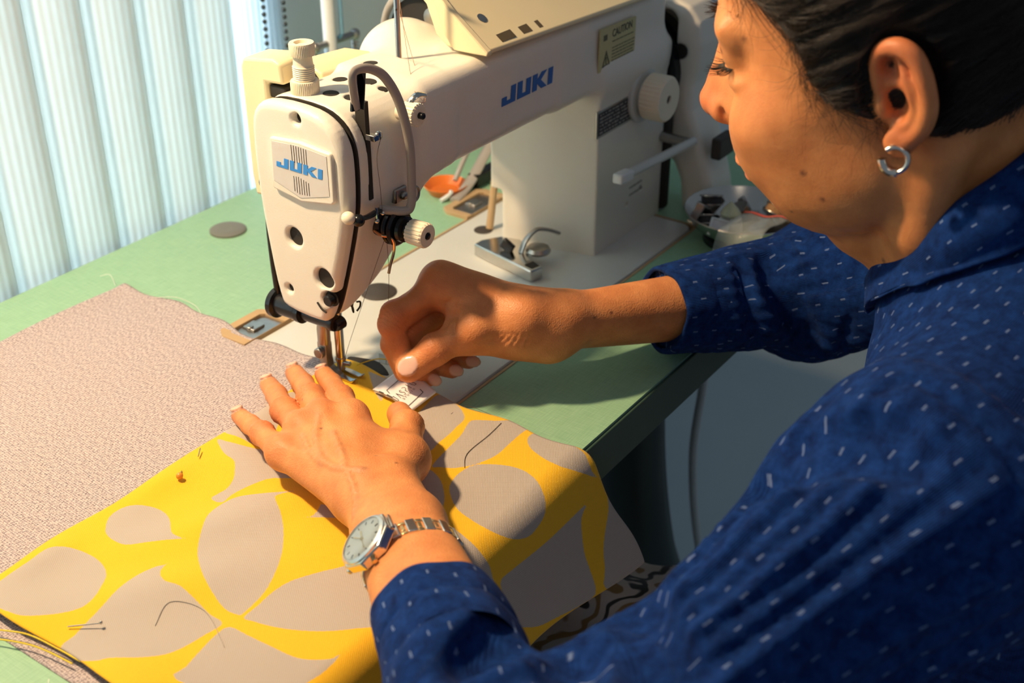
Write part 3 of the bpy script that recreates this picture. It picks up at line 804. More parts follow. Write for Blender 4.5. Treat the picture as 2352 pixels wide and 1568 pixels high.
# badge
def yz(pts, x): return [(p[0]/1000, p[1]/1000) for p in pts]
bo = [(15.9, 193.0), (-10, 195.0), (-35.9, 192.6), (-37.0, 190), (-37.0, 160.5), (-34.5, 157.8), (-7.6, 153.4), (17.0, 157.6)]
b = MB(); b.prism(yz(bo, 0), (-.0352, 0, 0), (0, 1, 0), (0, 0, 1), (.004, 0, 0))
BD = b.build('badge', M_cream, SM, bevel=.0012, seg=3)
bi = [(13.6, 190.8), (-10, 192.6), (-33.2, 190.6), (-33.4, 163.6), (-8.0, 156.6), (14.8, 163.6)]
MB().prism(yz(bi, 0), (-.0355, 0, 0), (0, 1, 0), (0, 0, 1), (.0005, 0, 0)).build('badge_plate', M_plate, BD, smooth=False)
ln = MB()
for k in range(7):
    y = -.0035-k*.00210
    ln.box((-.03555, y, .1862), (.0003, .00034, .0118-.0002*k)).box((-.03555, y, .1655-.0002*k), (.0003, .00034, .0120-.0022*abs(k-2)*.35))
ln.build('badge_lines', M_ink, BD, smooth=False)
LET = {'J': (1.25, [[(0, 0), (1.25, 0), (1.25, 1.0), (.80, 1.0), (.80, .24), (.44, .24), (.44, .50), (0, .50)]]),
       'U': (1.25, [[(0, 1), (0, 0), (1.25, 0), (1.25, 1), (.80, 1), (.80, .24), (.45, .24), (.45, 1)]]),
       'K': (1.35, [[(0, 0), (.45, 0), (.45, 1), (0, 1)], [(.45, .40), (.88, 0), (1.42, 0), (.80, .53), (1.36, 1), (.86, 1), (.45, .62)]]),
       'I': (.45, [[(0, 0), (.45, 0), (.45, 1), (0, 1)]])}
def lettering(word, o, ux, uy, w, h, m, parent, name):
    tot = sum(LET[c][0] for c in word)+.17*(len(word)-1)
    sx = w/tot; x = 0; mb = MB(); uz = np.cross(nrm(ux), nrm(uy))
    for c in word:
        for poly in LET[c][1]:
            P = [((x+a+.10*b)*sx, b*h) for a, b in poly]
            mb.prism(P, o, nrm(ux), nrm(uy), uz*.00025)
        x += LET[c][0]+.17
    return mb.build(name, m, parent, smooth=False)
lettering('JUKI', (-.03555, .0110, .1745), (0, -1, -.01), (0, 0, 1), .0395, .0068, M_blue, BD, 'brand_lettering')
lettering('JUKI', (.1365, -.0457, .1755), (1, 0, 0.0), (0, 0, 1), .0665, .0125, M_dblue, SM, 'brand_lettering')

# pressure adjusting screw
c0 = (-.0062, .0085, .2145)
MB().lathe(c0, (0, 0, 1), [(0, .0088, 1), (.0005, .0094, 1), (.0092, .0094, 1), (.0100, .0088, 0), (.0101, .006, 0)], 96, knurl=2, kd=.0005).build('lock_ring', M_ivory, SM)
pr = [(.009, .0066)]
for k in range(7): pr += [(.0112+k*.0013, .0072), (.0118+k*.0013, .0066)]
pr += [(.0212, .0064), (.0270, .0060)]
MB().lathe(c0, (0, 0, 1), pr, 40).build('threaded_stem', M_ivory, SM)
MB().lathe(c0, (0, 0, 1), [(.0262, .0060, 0), (.0264, .0082, 1), (.0335, .0084, 1), (.0345, .0078, 0), (.0345, .0050, 0), (.0325, .0046, 0), (.0325, .0015, 0)], 96, knurl=2, kd=.0004).build('adjusting_knob', M_ivory, SM)

# grey loop guard and the dark take-up lever channel
G = catmull([(-.0030, -.046, .1465), (.008, -.0575, .1440), (.0128, -.0600, .1470), (.0144, -.060, .1623), (.0139, -.060, .1895), (.0085, -.058, .2172), (.0010, -.054, .2351), (-.0075, -.050, .2425), (-.0170, -.047, .2440), (-.0206, -.046, .2395), (-.0150, -.0425, .2180)], 8)
MB().tube(G, .0031, 12, flat=.75, upv=(0, -1, 0)).build('take_up_guard', M_greyarm, SM)
tl = MB(); tl.box((-.0145, -.0425, .2290), (.0075, .0020, .0250), Matrix.Rotation(math.radians(9), 3, 'Y'))
tl.box((-.0110, -.0445, .2290), (.0010, .0050, .0240), Matrix.Rotation(math.radians(9), 3, 'Y'))
tl.build('lever_channel', M_black, SM, bevel=.0005)
tk = MB(); tk.box((-.0078, -.0478, .1980), (.0046, .0075, .0040)).lathe((-.0040, -.0500, .1985), (0, -1, 0), [(-.001, .0030), (.001, .0030), (.0013, .0022)], 20)
tk.build('take_up_lever', M_chrome, SM, bevel=.0004)
# upper knob with chrome clip
MB().lathe((.0255, -.044, .2050), (0, -1, 0), [(0, .0060, 0), (.005, .0062, 0), (.0052, .0078, 1), (.0150, .0078, 1), (.0158, .0066, 0), (.0158, .0022, 0)], 80, knurl=4, kd=.0006).build('pretension_knob', M_ivory, SM)
MB().lathe((.0255, -.0585, .2050), (0, -1, 0), [(0, .0022), (.0045, .0022), (.0052, .0014)], 16).build('pretension_screw', M_black, SM)
P = catmull([(.0250, -.0465, .2010), (.0240, -.050, .2085), (.0262, -.0530, .2140), (.0310, -.0550, .2165), (.0370, -.0555, .2150)], 6)
MB().tube(P, .0024, 10, flat=.35, upv=(0, -.5, 1)).build('thread_clip', M_chrome, SM)
MB().box((.0305, -.0468, .1815), (.0042, .0012, .0140)).lathe((.0310, -.0472, .1770), (0, -1, 0), [(0, .0028), (.0008, .0028), (.0010, .0014)], 16).build('thread_guide', M_greyarm, SM, bevel=.0005)
# side clip on the face plate edge
MB().sphere((-.0335, -.0465, .1515), .0048, sc=(.9, 1, .9)).build('guide_button', M_ivory, SM)
kb = MB(); kb.tube(catmull([(-.0300, -.0490, .1495), (-.0200, -.0500, .1480), (-.0120, -.0485, .1470), (-.0020, -.0465, .1460)], 5), .0028, 10, flat=.5)
kb.sphere((-.0285, -.0505, .1490), .0042); kb.build('guide_bracket', M_black, SM)
MB().tube([(-.0110, -.0505, .1515), (-.0110, -.0510, .1430)], .0010, 8).sphere((-.0115, -.0510, .1425), .0018).sphere((-.0040, -.0500, .1450), .0016).build('guide_pins', M_chrome, SM)
# tension assembly
o = np.array([.0072, -.038, .1315])
MB().lathe(o, (0, -1, 0), [(0, .0095), (.006, .0095), (.007, .0075), (.0095, .0072)], 32).build('tension_base', M_black, SM)
MB().lathe(o, (0, -1, 0), [(.0095, .0060), (.0098, .0120), (.0112, .0128), (.0126, .0118), (.0128, .0070), (.0142, .0070), (.0144, .0122), (.0158, .0128), (.0172, .0114), (.0174, .0060), (.0188, .0060), (.0190, .0092), (.0215, .0088), (.0225, .0050), (.0265, .0042)], 48).build('tension_discs', M_black, SM)
MB().lathe(o, (0, -1, 0), [(.0260, .0040, 0), (.0262, .0084, 1), (.0385, .0086, 1), (.0398, .0076, 0), (.0398, .0028, 0), (.0392, .0026, 0), (.0392, .0012, 0)], 80, knurl=4, kd=.0007).build('tension_knob', M_ivory, SM)
MB().lathe(o, (0, -1, 0), [(.0390, .0024), (.0405, .0022), (.0408, .0014)], 16).build('tension_screw', M_black, SM)
P = catmull([(-.0020, -.0400, .1290), (-.0050, -.0480, .1290), (-.0030, -.0540, .1285), (-.0010, -.0555, .1240), (-.0012, -.0550, .1165), (-.0045, -.0545, .1090), (-.0062, -.0540, .1030)], 6)
MB().tube(P, .0010, 8).build('check_spring', mat('copper_wire', (0.85, 0.45, 0.22), .25, metal=1.0, var=(200, .1)), SM)
MB().tube(catmull([(.0330, -.046, .1480)]+[(.0345+.0042*math.sin(a), -.046, .1440+.0050*math.cos(a)) for a in np.linspace(0, 5.6, 12)], 3), .0009, 8).build('thread_eyelet', M_steel, SM)
MB().box((.0210, -.0425, .1480), (.012, .006, .010)).lathe((.0225, -.045, .147), (0, -1, 0), [(0, .003), (.003, .003), (.0035, .002)], 16).build('tension_bracket', M_steel, SM, bevel=.001)

# needle bar, presser bar and foot
MB().lathe((-.002, 0, .014), (0, 0, 1), [(0, .0026), (.0003, .0034), (.060, .0034)], 24).build('needle_bar', M_chrome, SM)
MB().lathe((-.002, 0, .0595), (0, 0, 1), [(0, .0036), (.0005, .0058), (.0060, .0058), (.0075, .004)], 20).box((.0035, -.003, .064), (.006, .005, .005)).build('bar_bushing', M_black, SM)
nc = MB(); nc.lathe((-.002, 0, .0075), (0, 0, 1), [(0, .0024), (.0006, .0031), (.0085, .0031), (.0085, .0040), (.0105, .0040), (.0105, .0026)], 20)
nc.lathe((-.002, -.003, .0140), (.25, -1, 0), [(0, .0019), (.005, .0019), (.0054, .0013)], 12); nc.build('needle_clamp', M_chrome, SM)
MB().lathe((-.002, 0, .0015), (0, 0, 1), [(0, .0002), (.003, .0005), (.0075, .0006)], 10).build('needle', M_chrome, SM)
MB().tube(catmull([(.0035, -.0045, .062), (.0030, -.0105, .0600), (.0010, -.013, .0575), (-.0005, -.0135, .0620), (.0000, -.0140, .0660)], 5), .0007, 8).tube(catmull([(.0025, -.0150, .0585), (.0060, -.0150, .0605), (.0065, -.0150, .0640), (.0030, -.0150, .0655)], 5), .0007, 8).build('wire_guides', M_dark, SM)
# presser bar end / knee-lift cylinder lying behind the bar
pl = MB(); pl.lathe((-.0165, .0465, .0560), (0, -1, 0), [(0, .0085), (.001, .0112), (.005, .0112), (.006, .0082), (.0240, .0078), (.0250, .0086), (.0290, .0086), (.0295, .0058), (.0540, .0054), (.0560, .0062), (.0585, .0058), (.0590, .003)], 32)
pl.build('lifter_cylinder', M_black, SM)
MB().lathe((-.0100, -.0115, .0545), (-1, 0, 0), [(0, .0048), (.006, .0048), (.008, .0040)], 20).build('cylinder_end_screw', M_black, SM)
MB().tube(catmull([(-.0140, .0420, .1480), (-.0160, .0440, .1200), (-.0165, .0435, .0900), (-.0165, .0420, .0620)], 6), .0026, 10).sphere((-.0140, .0440, .1480), .0058).build('lifter_rod', M_black, SM)
sh = MB()
sh.lathe((-.0085, .0085, .0300), (0, 0, 1), [(0, .0044), (.002, .0048), (.012, .0048), (.018, .0038), (.026, .0038)], 20)
sh.build('presser_bar', M_steel, SM)
sh = MB()
pf = [(.0130, .0310), (.0050, .0310), (.0050, .0185), (.0040, .0120), (-.0020, .0085), (-.0050, .0068), (-.0055, .0048), (.0010, .0048), (.0090, .0100), (.0130, .0180)]
sh.prism(pf, (-.0115, 0, 0), (0, 1, 0), (0, 0, 1), (.0068, 0, 0))
sh.lathe((-.0115, .0095, .0235), (-1, 0, 0), [(0, .0042), (.0035, .0042), (.0040, .0036)], 20)
SF = sh.build('presser_foot', M_steel, SM, bevel=.0007)
ft = MB(); ft.prism([(-.0060, .0072), (-.0150, .0064), (-.0175, .0078), (-.0182, .0072), (-.0160, .0050), (.0060, .0050), (.0060, .0066)], (-.0100, 0, 0), (0, 1, 0), (0, 0, 1), (.0045, 0, 0))
ft.prism([(-.0060, .0072), (-.0150, .0064), (-.0175, .0078), (-.0182, .0072), (-.0160, .0050), (.0060, .0050), (.0060, .0066)], (-.0015, 0, 0), (0, 1, 0), (0, 0, 1), (.0045, 0, 0))
ft.build('foot_toes', M_chrome, SF, bevel=.0004)
# bed furniture
cr_ = [(.0219, .0148), (.0265, .006), (.0290, -.0089), (.0199, -.0261), (.0166, -.0193), (.0178, -.0036), (.0147, .0085)]
MB().prism([tuple(p) for p in catmull(cr_, 4, closed=True)], (0, 0, .0008), (1, 0, 0), (0, 1, 0), (0, 0, .0004)).build('bed_dark_crescent', M_dark, SM, smooth=False)  # flat dark crescent laid on the bed
MB().prism([(.0389, -.0006), (.0406, -.0098), (.0300, -.0170), (.0290, -.0089)], (0, 0, .0008), (1, 0, 0), (0, 1, 0), (0, 0, .0005)).build('slide_plate', M_chrome, SM, smooth=False)
MB().lathe((.1155, .0640, 0), (0, 0, 1), [(0, .0150), (.0016, .0150), (.0022, .0140), (.0022, .002)], 36).build('bed_cap', M_rubber, SM)
rc = MB(); rc.lathe((.262, .0640, 0), (0, 0, 1), [(0, .0085), (.0012, .0085), (.0018, .0076)], 24); rc.build('oil_port_cap', M_rubber, SM)
MB().tube([(.2665, .0600, .002), (.2760, .0600, .050)], .0034, 12).build('oil_rod', M_tan, SM)

# back cover behind the head
bc = MB(); bc.prism([(.0375, .137), (.0580, .1345), (.0600, .150), (.0600, .226), (.0570, .232), (.0300, .2355), (.0235, .2330), (.0215, .2195), (.0375, .2185)], (-.0125, 0, 0), (0, 1, 0), (0, 0, 1), (.0250, 0, 0))
BC = bc.build('solenoid_cover', M_yell, SM, bevel=.0022, seg=3)
MB().prism([(.0300, .1980), (.058, .1980), (.058, .214), (.034, .2150), (.030, .2110)], (.0125, 0, 0), (0, 1, 0), (0, 0, 1), (.0500, 0, 0)).box((.001, .0300, .2125), (.022, .0140, .0085)).build('cover_recess', M_dark, SM, bevel=.001)
MB().prism([(.0270, .2060), (.060, .2060), (.060, .2170), (.036, .2185), (.027, .2150)], (.0300, 0, 0), (0, 1, 0), (0, 0, 1), (.060, 0, -.004)).build('cover_wing', M_yell, SM, bevel=.0022, seg=3)
# bobbin winder ring behind the arm
rg = MB(); rg.tube([(.165+.0, .052+.034*math.cos(a), .203+.034*math.sin(a)) for a in np.linspace(0, 2*math.pi, 49)[:-1]], .0030, 10, closed=True)
rg.build('winder_ring', M_greyarm, SM)
MB().lathe((.168, .052, .203), (1, 0, 0), [(0, .030), (.006, .030), (.007, .026)], 40).build('winder_wheel', M_dark, SM)
MB().lathe((.158, .030, .224), (-1, 0, 0), [(-.012, .006), (.0, .006), (.001, .0075), (.004, .0075), (.005, .005)], 20).build('winder_knob', M_steel, SM)

# thread post
post = np.array([.0830, .0035, .2150])
MB().lathe(post, (0, 0, 1), [(0, .0026), (.001, .0021), (.080, .0021), (.0806, .0012)], 16).build('thread_post', M_chrome, SM)
ph = MB()
for z in (.036, .051, .062): ph.lathe(post+[-.0018, -.0012, z], (-.8, -.6, 0), [(0, .0008), (.0006, .0008)], 10)
ph.build('post_holes', M_dark, SM)

# control console on top of the arm
lp = [(-.0470, .2185), (-.0475, .2215), (-.0160, .2445), (.0100, .2680), (.0400, .2960), (.0520, .2900), (.0220, .2600), (.0060, .2460), (-.0020, .2260), (-.0120, .2185)]
LD = MB().prism(lp, (.1180, 0, .000), (0, 1, 0), (0, 0, 1), (.2350, -.004, -.0085)).build('control_console', M_yell, SM, bevel=.0022, seg=3)
lp2 = [(y*.985, z+.0012) for y, z in lp]
MB().prism([(-.0490, .2182), (-.0493, .2212), (-.0172, .2458), (.0092, .2694), (.0150, .2670), (-.0060, .2430), (-.0120, .2270), (-.0200, .2180)], (.1150, 0, 0), (0, 1, 0), (0, 0, 1), (.0060, 0, 0)).build('end_cap_bead', M_yell, LD, bevel=.001)
sdir = nrm(np.array([0, .0315, .023])); nrmv = nrm(np.cross([1, 0, 0], sdir)); Rl = np.stack([[1, 0, 0], sdir, nrmv], 1)
def onlid(x, s, up=0): return np.array([x, -.0475, .2215-(x-.118)*.036])+sdir*s+nrmv*up
MB().box(onlid(.240, .066, -.0002), (.205, .050, .0012), Rl).build('console_window', mat('console_grey', (0.20, 0.19, 0.18), .3, var=(30, .1)), LD, bevel=.0003)
sl = MB()
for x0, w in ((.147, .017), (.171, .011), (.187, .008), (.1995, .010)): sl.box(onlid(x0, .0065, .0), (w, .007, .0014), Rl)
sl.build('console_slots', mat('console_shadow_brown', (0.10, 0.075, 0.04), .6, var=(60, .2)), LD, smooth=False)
MB().lathe(onlid(.140, .026, -.0006), nrmv, [(0, .004), (.0012, .004), (.0014, .0032)], 20).build('console_screw', M_steel, LD)

# pillar furniture
dc = np.array([.343, -.045, .1275])
MB().lathe(dc, (0, -1, 0), [(0, .0240), (.0045, .0240), (.0060, .0225), (.0062, .0150), (.010, .0150)], 48).build('dial_collar', M_bed, SM)
MB().lathe(dc, (0, -1, 0), [(.0095, .0190, 0), (.0100, .0198, 1), (.0265, .0198, 1), (.0285, .0180, 0), (.0285, .0040, 0), (.0270, .0036, 0), (.0270, .001, 0)], 96, knurl=3, kd=.0008).build('stitch_dial', M_ivory, SM)
MB().lathe(dc+[0, -.0268, 0], (0, -1, 0), [(0, .0036), (.0004, .0034)], 16).build('dial_center', M_rubber, SM)
rv = MB(); rv.tube([(.262, -.0760, .0850), (.395, -.0740, .0745)], .0042, 8, flat=1.0); 
rv.build('reverse_lever', M_bed, SM, bevel=.0008)
MB().box((.266, -.0762, .0848), (.020, .0095, .0085), Matrix.Rotation(math.radians(4.5), 3, 'Y')).build('lever_tip', M_trim, SM, bevel=.0015)
MB().tube([(.386, -.044, .0760), (.386, -.0735, .0752)], .0048, 14).build('lever_shaft', M_steel, SM)
yN = front_y(.300, .1205)
npl = MB().box((.3000, yN, .1205), (.0605, .0016, .0235)).build('name_plate', M_steel, SM, bevel=.0003)
MB().box((.3000, yN-.0009, .1205), (.0565, .0004, .0195)).build('plate_field', M_ink, npl, smooth=False)
M_print2 = mat('pale_print', (0.30, 0.29, 0.28), .5, var=(200, .1))
mb = MB()
for r in range(6):
    x = .274
    while x < .322:
        w = rng.uniform(.0015, .006); mb.box((x+w/2, yN-.0012, .1285-r*.0031), (w, .0003, rng.uniform(.0008, .0017))); x += w+rng.uniform(.0006, .003)
mb.build('plate_print', M_print2, npl, smooth=False)
M_label = mat('caution_yellow_paper', (0.56, 0.52, 0.26), .5, var=(60, .05))
yC = min(front_y(.27, .172), front_y(.31, .185), front_y(.293, .195))
CL = MB().box((.2932, yC-.0002, .1835), (.0560, .0010, .0345), Matrix.Rotation(math.radians(1.5), 3, 'Y')).build('caution_label', M_label, SM, smooth=False)
text_mesh('CAUTION', 'caution_heading', .0088, M_ink, CL, (.2840, yC-.0008, .1915), (1, 0, .03), (0, 0, 1), .0001, font_w=.031, bold=.00005)
mb = MB()
tri = [(.2695, .1700), (.2815, .1704), (.2755, .1830)]; tin = [(.2715, .1714), (.2795, .1716), (.2755, .1798)]
for i in range(3):
    j = (i+1) % 3; mb.prism([tri[i], tri[j], tin[j], tin[i]], (0, yC-.0008, 0), (1, 0, 0), (0, 0, 1), (0, -.0002, 0))
mb.box((.2755, yC-.0008, .1752), (.0014, .0003, .0045)).box((.2755, yC-.0008, .1722), (.0014, .0003, .0010))
for r in range(7):
    z = .1880-r*.0026; x = .2845; e = .318
    if r == 1: continue
    while x < e:
        w = rng.uniform(.002, .006); mb.box((min(x+w/2, e), yC-.0008, z), (w, .0003, .0007)); x += w+.0010
mb.box((.2735, yC-.0008, .1935), (.0055, .0003, .0045))
mb.build('caution_print', mat('caution_ink', (0.12, 0.12, 0.07), .6, var=(200, .1)), CL, smooth=False)
mb = MB()
for r in range(2):
    x = .331
    while x < .352:
        w = rng.uniform(.0015, .004); mb.box((x+w/2, front_y(.341, .04)-.0001, .0445-r*.007), (w, .0003, .0016)); x += w+.001
mb.build('pillar_print', mat('faint_print', (0.20, 0.18, 0.15), .6, var=(200, .1)), SM, smooth=False)
# belt cover and hand wheel
bcp = [(-.020, .1990), (-.039, .1950), (-.0543, .1890), (-.0646, .1760), (-.0687, .1570), (-.067, .1375), (-.0626, .1210), (-.0640, .0970), (-.0735, .0745), (-.0825, .0510), (-.0900, .0260), (-.0940, .0012), (-.0600, .0012), (-.0560, .030), (-.0480, .045), (-.035, .052), (.04, .05), (.07, .0012), (.09, .0012), (.085, .12), (.06, .18), (.02, .2010)]
S = Sdf(); S.add(f_poly_extrude([tuple(p) for p in bcp], 1, 2, 0, .404, .452, rnd=.008))
S.rbox((.40, .01, .11), (.042, .055, .075), .01, k=.002, op='s')
S.cone((.39, -.0500, .1500), (.415, -.0500, .1500), .0060, k=.001, op='s')
V, F = S.mesh((.398, -.102, -.002), (.458, .098, .208), .0018)
mesh_obj('belt_cover', V, F, M_cream, SM, smooth_it=2)
MB().lathe((.388, 0, .128), (1, 0, 0), [(0, .020), (.004, .030), (.006, .052), (.018, .052), (.020, .040), (.026, .040), (.028, .051), (.042, .051), (.043, .015)], 48).build('hand_wheel', M_black, SM)
MB().box((.3955, -.030, .060), (.012, .040, .115)).build('gap_shade', M_dark, SM, bevel=.003)  # dark block painted as the shaded gap between pillar and belt cover
MB().lathe((.404, -.0500, .1500), (-1, 0, 0), [(0, .0068), (.0008, .0068), (.0008, .005), (-.004, .0045)], 20).build('cover_plug', M_dark, SM)
MB().box((.4210, -.0905, .066), (.030, .010, .020)).build('cover_bracket', M_rubber, SM, bevel=.002)
# threads of the machine
def sthread(pts, m=M_thd, r=.00018, k=8): return MB().tube(catmull(pts, k), r, 5).build('thread', m, SM)
sthread([(.0815, .000, .262), (.0600, -.025, .2185), (.0420, -.0440, .2110), (.0330, -.0520, .2150)], mat('rust_thread', (0.45, 0.22, 0.12), .7, var=(200, .1)))
sthread([(.0815, .000, .250), (.0720, -.020, .2165), (.0500, -.0455, .2060), (.0330, -.0520, .2100)], MATS['rust_thread'])
sthread([(-.0035, -.0515, .1975), (-.0080, -.0510, .1850), (-.0060, -.0505, .1650), (-.0050, -.0505, .1450)])
sthread([(-.0020, -.0500, .1300), (.0120, -.0380, .0850), (.0300, -.0150, .0012)])
sthread([(-.0010, -.0500, .1300), (-.001, -.012, .040), (-.002, -.002, .012)])

# ------------------------------------------------------------------ thread stand behind the table
TS = empty('thread_stand', (.302, .272, 0), 'tall white thread stand pole with spring guides rising behind the machine head', 'thread stand')
MB().lathe((.302, .272, 0), (0, 0, 1), [(0, .026), (.004, .026), (.006, .008), (.010, .0066), (.75, .0066)], 28).build('pole', M_trim, TS)
MB().tube([(.281, .272, .128), (.337, .272, .128)], .0036, 10).sphere((.281, .272, .128), .0052).sphere((.337, .272, .128), .0055).build('guide_arm', M_steel, TS)
for x in (.281, .3365):
    P = [(x+.0034*math.cos(a), .272+.0034*math.sin(a), .126-a*.00052) for a in np.linspace(0, 2*math.pi*9, 120)]
    MB().tube(P, .0009, 6).tube([(x, .272, .128), (x, .272, .092)], .0014, 8).build('spring_guide', M_chrome, TS)
MB().tube([(.3125, .266, .135), (.3125, .266, .72)], .0020, 8).tube([(.3125, .266, .135), (.3125, .272, .128)], .0020, 8).build('spool_wire', mat('blue_wire', (0.20, 0.42, 0.62), .4, var=(60, .1)), TS)

# ------------------------------------------------------------------ steel seam gauge on the bed
SG = empty('seam_gauge', (.225, .010, .001), 'chrome seam gauge block with sprung clamp lying on the machine bed before the pillar', 'seam gauge')
A = np.array([.2155, .040]); Bp = np.array([.2000, -.0300]); d = nrm(np.append(Bp-A, 0))[:2]; nn = np.array([-d[1], d[0]])
if nn[0] < 0: nn = -nn
def q(a, b): p = A+d*a+nn*b; return (p[0], p[1])
Lg = float(np.linalg.norm(Bp-A))
body = [q(0, 0), q(Lg, 0), q(Lg, .014), q(Lg-.016, .016), q(Lg-.030, .030), q(.020, .036), q(.004, .028), q(-.002, .010)]
MB().prism(body, (0, 0, .001), (1, 0, 0), (0, 1, 0), (0, 0, .011)).build('block', M_chrome, SG, bevel=.0014, seg=3)
MB().prism([q(Lg-.012, .004), q(Lg-.003, .004), q(Lg-.003, .012), q(Lg-.012, .014)], (0, 0, .0121), (1, 0, 0), (0, 1, 0), (0, 0, .0003)).build('slot', M_dark, SG, smooth=False)
cx, cy = q(.040, .018)
MB().tube(catmull([(cx, cy, .012), (cx+.004, cy-.002, .022), (cx+.016, cy-.004, .028), (cx+.026, cy-.009, .026), (cx+.035, cy-.016, .021)], 6), .0036, 10, flat=.5, upv=(0, 0, 1)).build('clamp_arm', M_steel, SG)
x1, y1 = q(.030, .012)
MB().box((x1, y1, .0165), (.004, .012, .010), Matrix.Rotation(.5, 3, 'X')).build('clamp_fin', M_black, SG, bevel=.001)
x2, y2 = q(.052, .018)
MB().lathe((x2+.012, y2, .012), (0, 0, 1), [(0, .010), (.002, .011), (.005, .009), (.006, .003)], 24).build('clamp_knob', M_steel, SG)

# ------------------------------------------------------------------ orange dish with lever, behind the arm
OD = empty('orange_dish', (.312, .147, 0), 'small orange dish with a white tip on the green table behind the machine arm', 'dish')
MB().lathe((.312, .145, 0), (0, 0, 1), [(0, .010), (.0008, .016), (.009, .0215), (.0098, .0212), (.003, .014), (.002, .003)], 36).build('bowl', mat('orange_glaze', (0.72, 0.17, 0.02), .3, var=(40, .2)), OD)
MB().tube(catmull([(.290, .134, .002), (.297, .131, .005), (.300, .128, .010)], 4), .0022, 8).build('foil_scrap', M_trim, OD)
KL = empty('steel_bracket', (.35, .145, 0), 'grey steel bracket arm leaning on the table between the orange dish and pillar', 'bracket')
MB().tube(catmull([(.296, .122, .003), (.330, .128, .010), (.372, .134, .034), (.420, .140, .060)], 8), .0056, 10, flat=.45, upv=(0, 0, 1)).build('arm', M_greyarm, KL)
MB().tube(catmull([(.318, .138, .012), (.345, .140, .036), (.385, .143, .055), (.420, .146, .066)], 8), .0026, 10).build('rod', M_greyarm, KL)
MB().box((.356, .129, .008), (.045, .012, .014)).build('foot', M_black, KL, bevel=.002)

# ------------------------------------------------------------------ steel bowl of small parts
BC_ = np.array([.3775, -.1370, 0]); BR = .0530
BW = empty('metal_bowl', tuple(BC_), 'shallow stainless steel bowl on a black magnetic base, right of the machine bed', 'bowl')
MB().lathe(BC_, (0, 0, 1), [(.008, .004), (.0078, .022), (.010, .034), (.018, .046), (.0300, BR), (.0308, BR-.0006), (.0300, BR-.0014), (.0190, .0445), (.0112, .033), (.0092, .021), (.0092, .002)], 64).build('dish', mat('bowl_steel', (0.55, 0.53, 0.50), .22, metal=1.0, var=(40, .1)), BW)
MB().lathe(BC_, (0, 0, 1), [(0, .033), (.001, .035), (.0065, .035), (.0078, .031)], 48).build('magnet_base', M_black, BW)
def R3(rx=0, ry=0, rz=0): return np.array(Matrix.Rotation(rz, 3, 'Z') @ Matrix.Rotation(ry, 3, 'Y') @ Matrix.Rotation(rx, 3, 'X'))
def inb(dx, dy, z): return BC_+np.array([dx, dy, z])
def bobbin(c, ax, m, lab, r=.0105, hh=.0085):
    e = empty('bobbin', tuple(c), lab, 'bobbin', None)
    ax = nrm(ax); c = np.asarray(c)
    MB().lathe(c-ax*hh/2, ax, [(0, .002), (0, r), (.0009, r), (.001, .0042), (hh-.001, .0042), (hh-.0009, r), (hh, r), (hh, .002)], 32).build('spool', M_steel, e)
    MB().lathe(c-ax*(hh/2-.001), ax, [(0, .0042), (.0002, r*.85), (hh-.0022, r*.85), (hh-.002, .0042)], 28).build('winding', m, e)
    return e
M_thgrey = mat('grey_winding', (0.28, 0.30, 0.31), .8, var=(300, .3)); M_thblk = mat('black_winding', (0.03, 0.03, 0.035), .8, var=(300, .3)); M_thbrn = mat('brown_winding', (0.30, 0.16, 0.07), .8, var=(300, .3))
bobbin(inb(-.006, .030, .034), (.3, .2, 1), M_thblk, 'dark thread bobbin standing highest at the left rim of the steel bowl')
bobbin(inb(-.020, .024, .020), (.5, .3, .8), M_thblk, 'black thread bobbin lying deepest at the left inside of the steel bowl')
bobbin(inb(.010, .010, .022), (-.3, .4, .8), M_thbrn, 'brown thread bobbin in the middle of the steel bowl behind the white cap')
bobbin(inb(.020, -.020, .026), (.6, -.2, .7), M_thbrn, 'brown thread bobbin half hidden near the chin at the back of the steel bowl')
bobbin(inb(.004, -.002, .021), (.1, .3, .9), M_thgrey, 'grey thread bobbin between the white cap and plastic bag in the bowl')
for k, (dx, dy, z, rx, ry, rz) in enumerate([(-.024, .034, .028, .4, .2, .3), (.012, .034, .022, 1.0, .1, 1.2), (.028, .012, .020, .2, .6, 2.0), (.034, -.014, .026, .9, .3, .4)]):
    e = empty('presser_foot', tuple(inb(dx, dy, z)), ['spare presser foot with shank up at the far left of the steel bowl', 'spare presser foot behind the pale cone in the steel bowl', 'spare presser foot lying flat at the back of the steel bowl', 'spare presser foot at the right back rim of the steel bowl by the chin'][k], 'presser foot')
    Rm = R3(rx, ry, rz); c = inb(dx, dy, z)
    MB().box(c, (.006, .008, .018), Rm).build('shank', M_steel, e, bevel=.001)
    MB().box(c+Rm@np.array([0, -.006, -.010]), (.009, .020, .002), Rm).build('sole', M_black if k % 2 else M_chrome, e, bevel=.0005)
    MB().lathe(c+Rm@np.array([.003, 0, 0]), Rm@np.array([1., 0, 0]), [(0, .003), (.003, .003)], 12).build('screw', M_steel, e)
cc = inb(-.018, .0050, .0300)
tag(MB().lathe(cc, (.05, .05, 1), [(0, .0085), (.002, .0090), (.006, .0066), (.011, .0020), (.0125, .0006)], 28).build('thread_cone', mat('pale_green_cone', (0.52, 0.55, 0.38), .4, var=(60, .1))), 'small pale green cone sitting on the white cap in the steel bowl', 'cone')
wc = empty('bottle_cap', tuple(inb(-.022, .000, .024)), 'white plastic bottle cap with dark hole under the pale cone in the bowl', 'cap')
MB().lathe(inb(-.019, .0030, .0170), (-.25, .05, 1), [(0, .0100), (.009, .0105), (.012, .0095), (.0125, .004)], 28).build('cap_shell', mat('white_plastic', (0.74, 0.76, 0.74), .35, var=(60, .05)), wc)
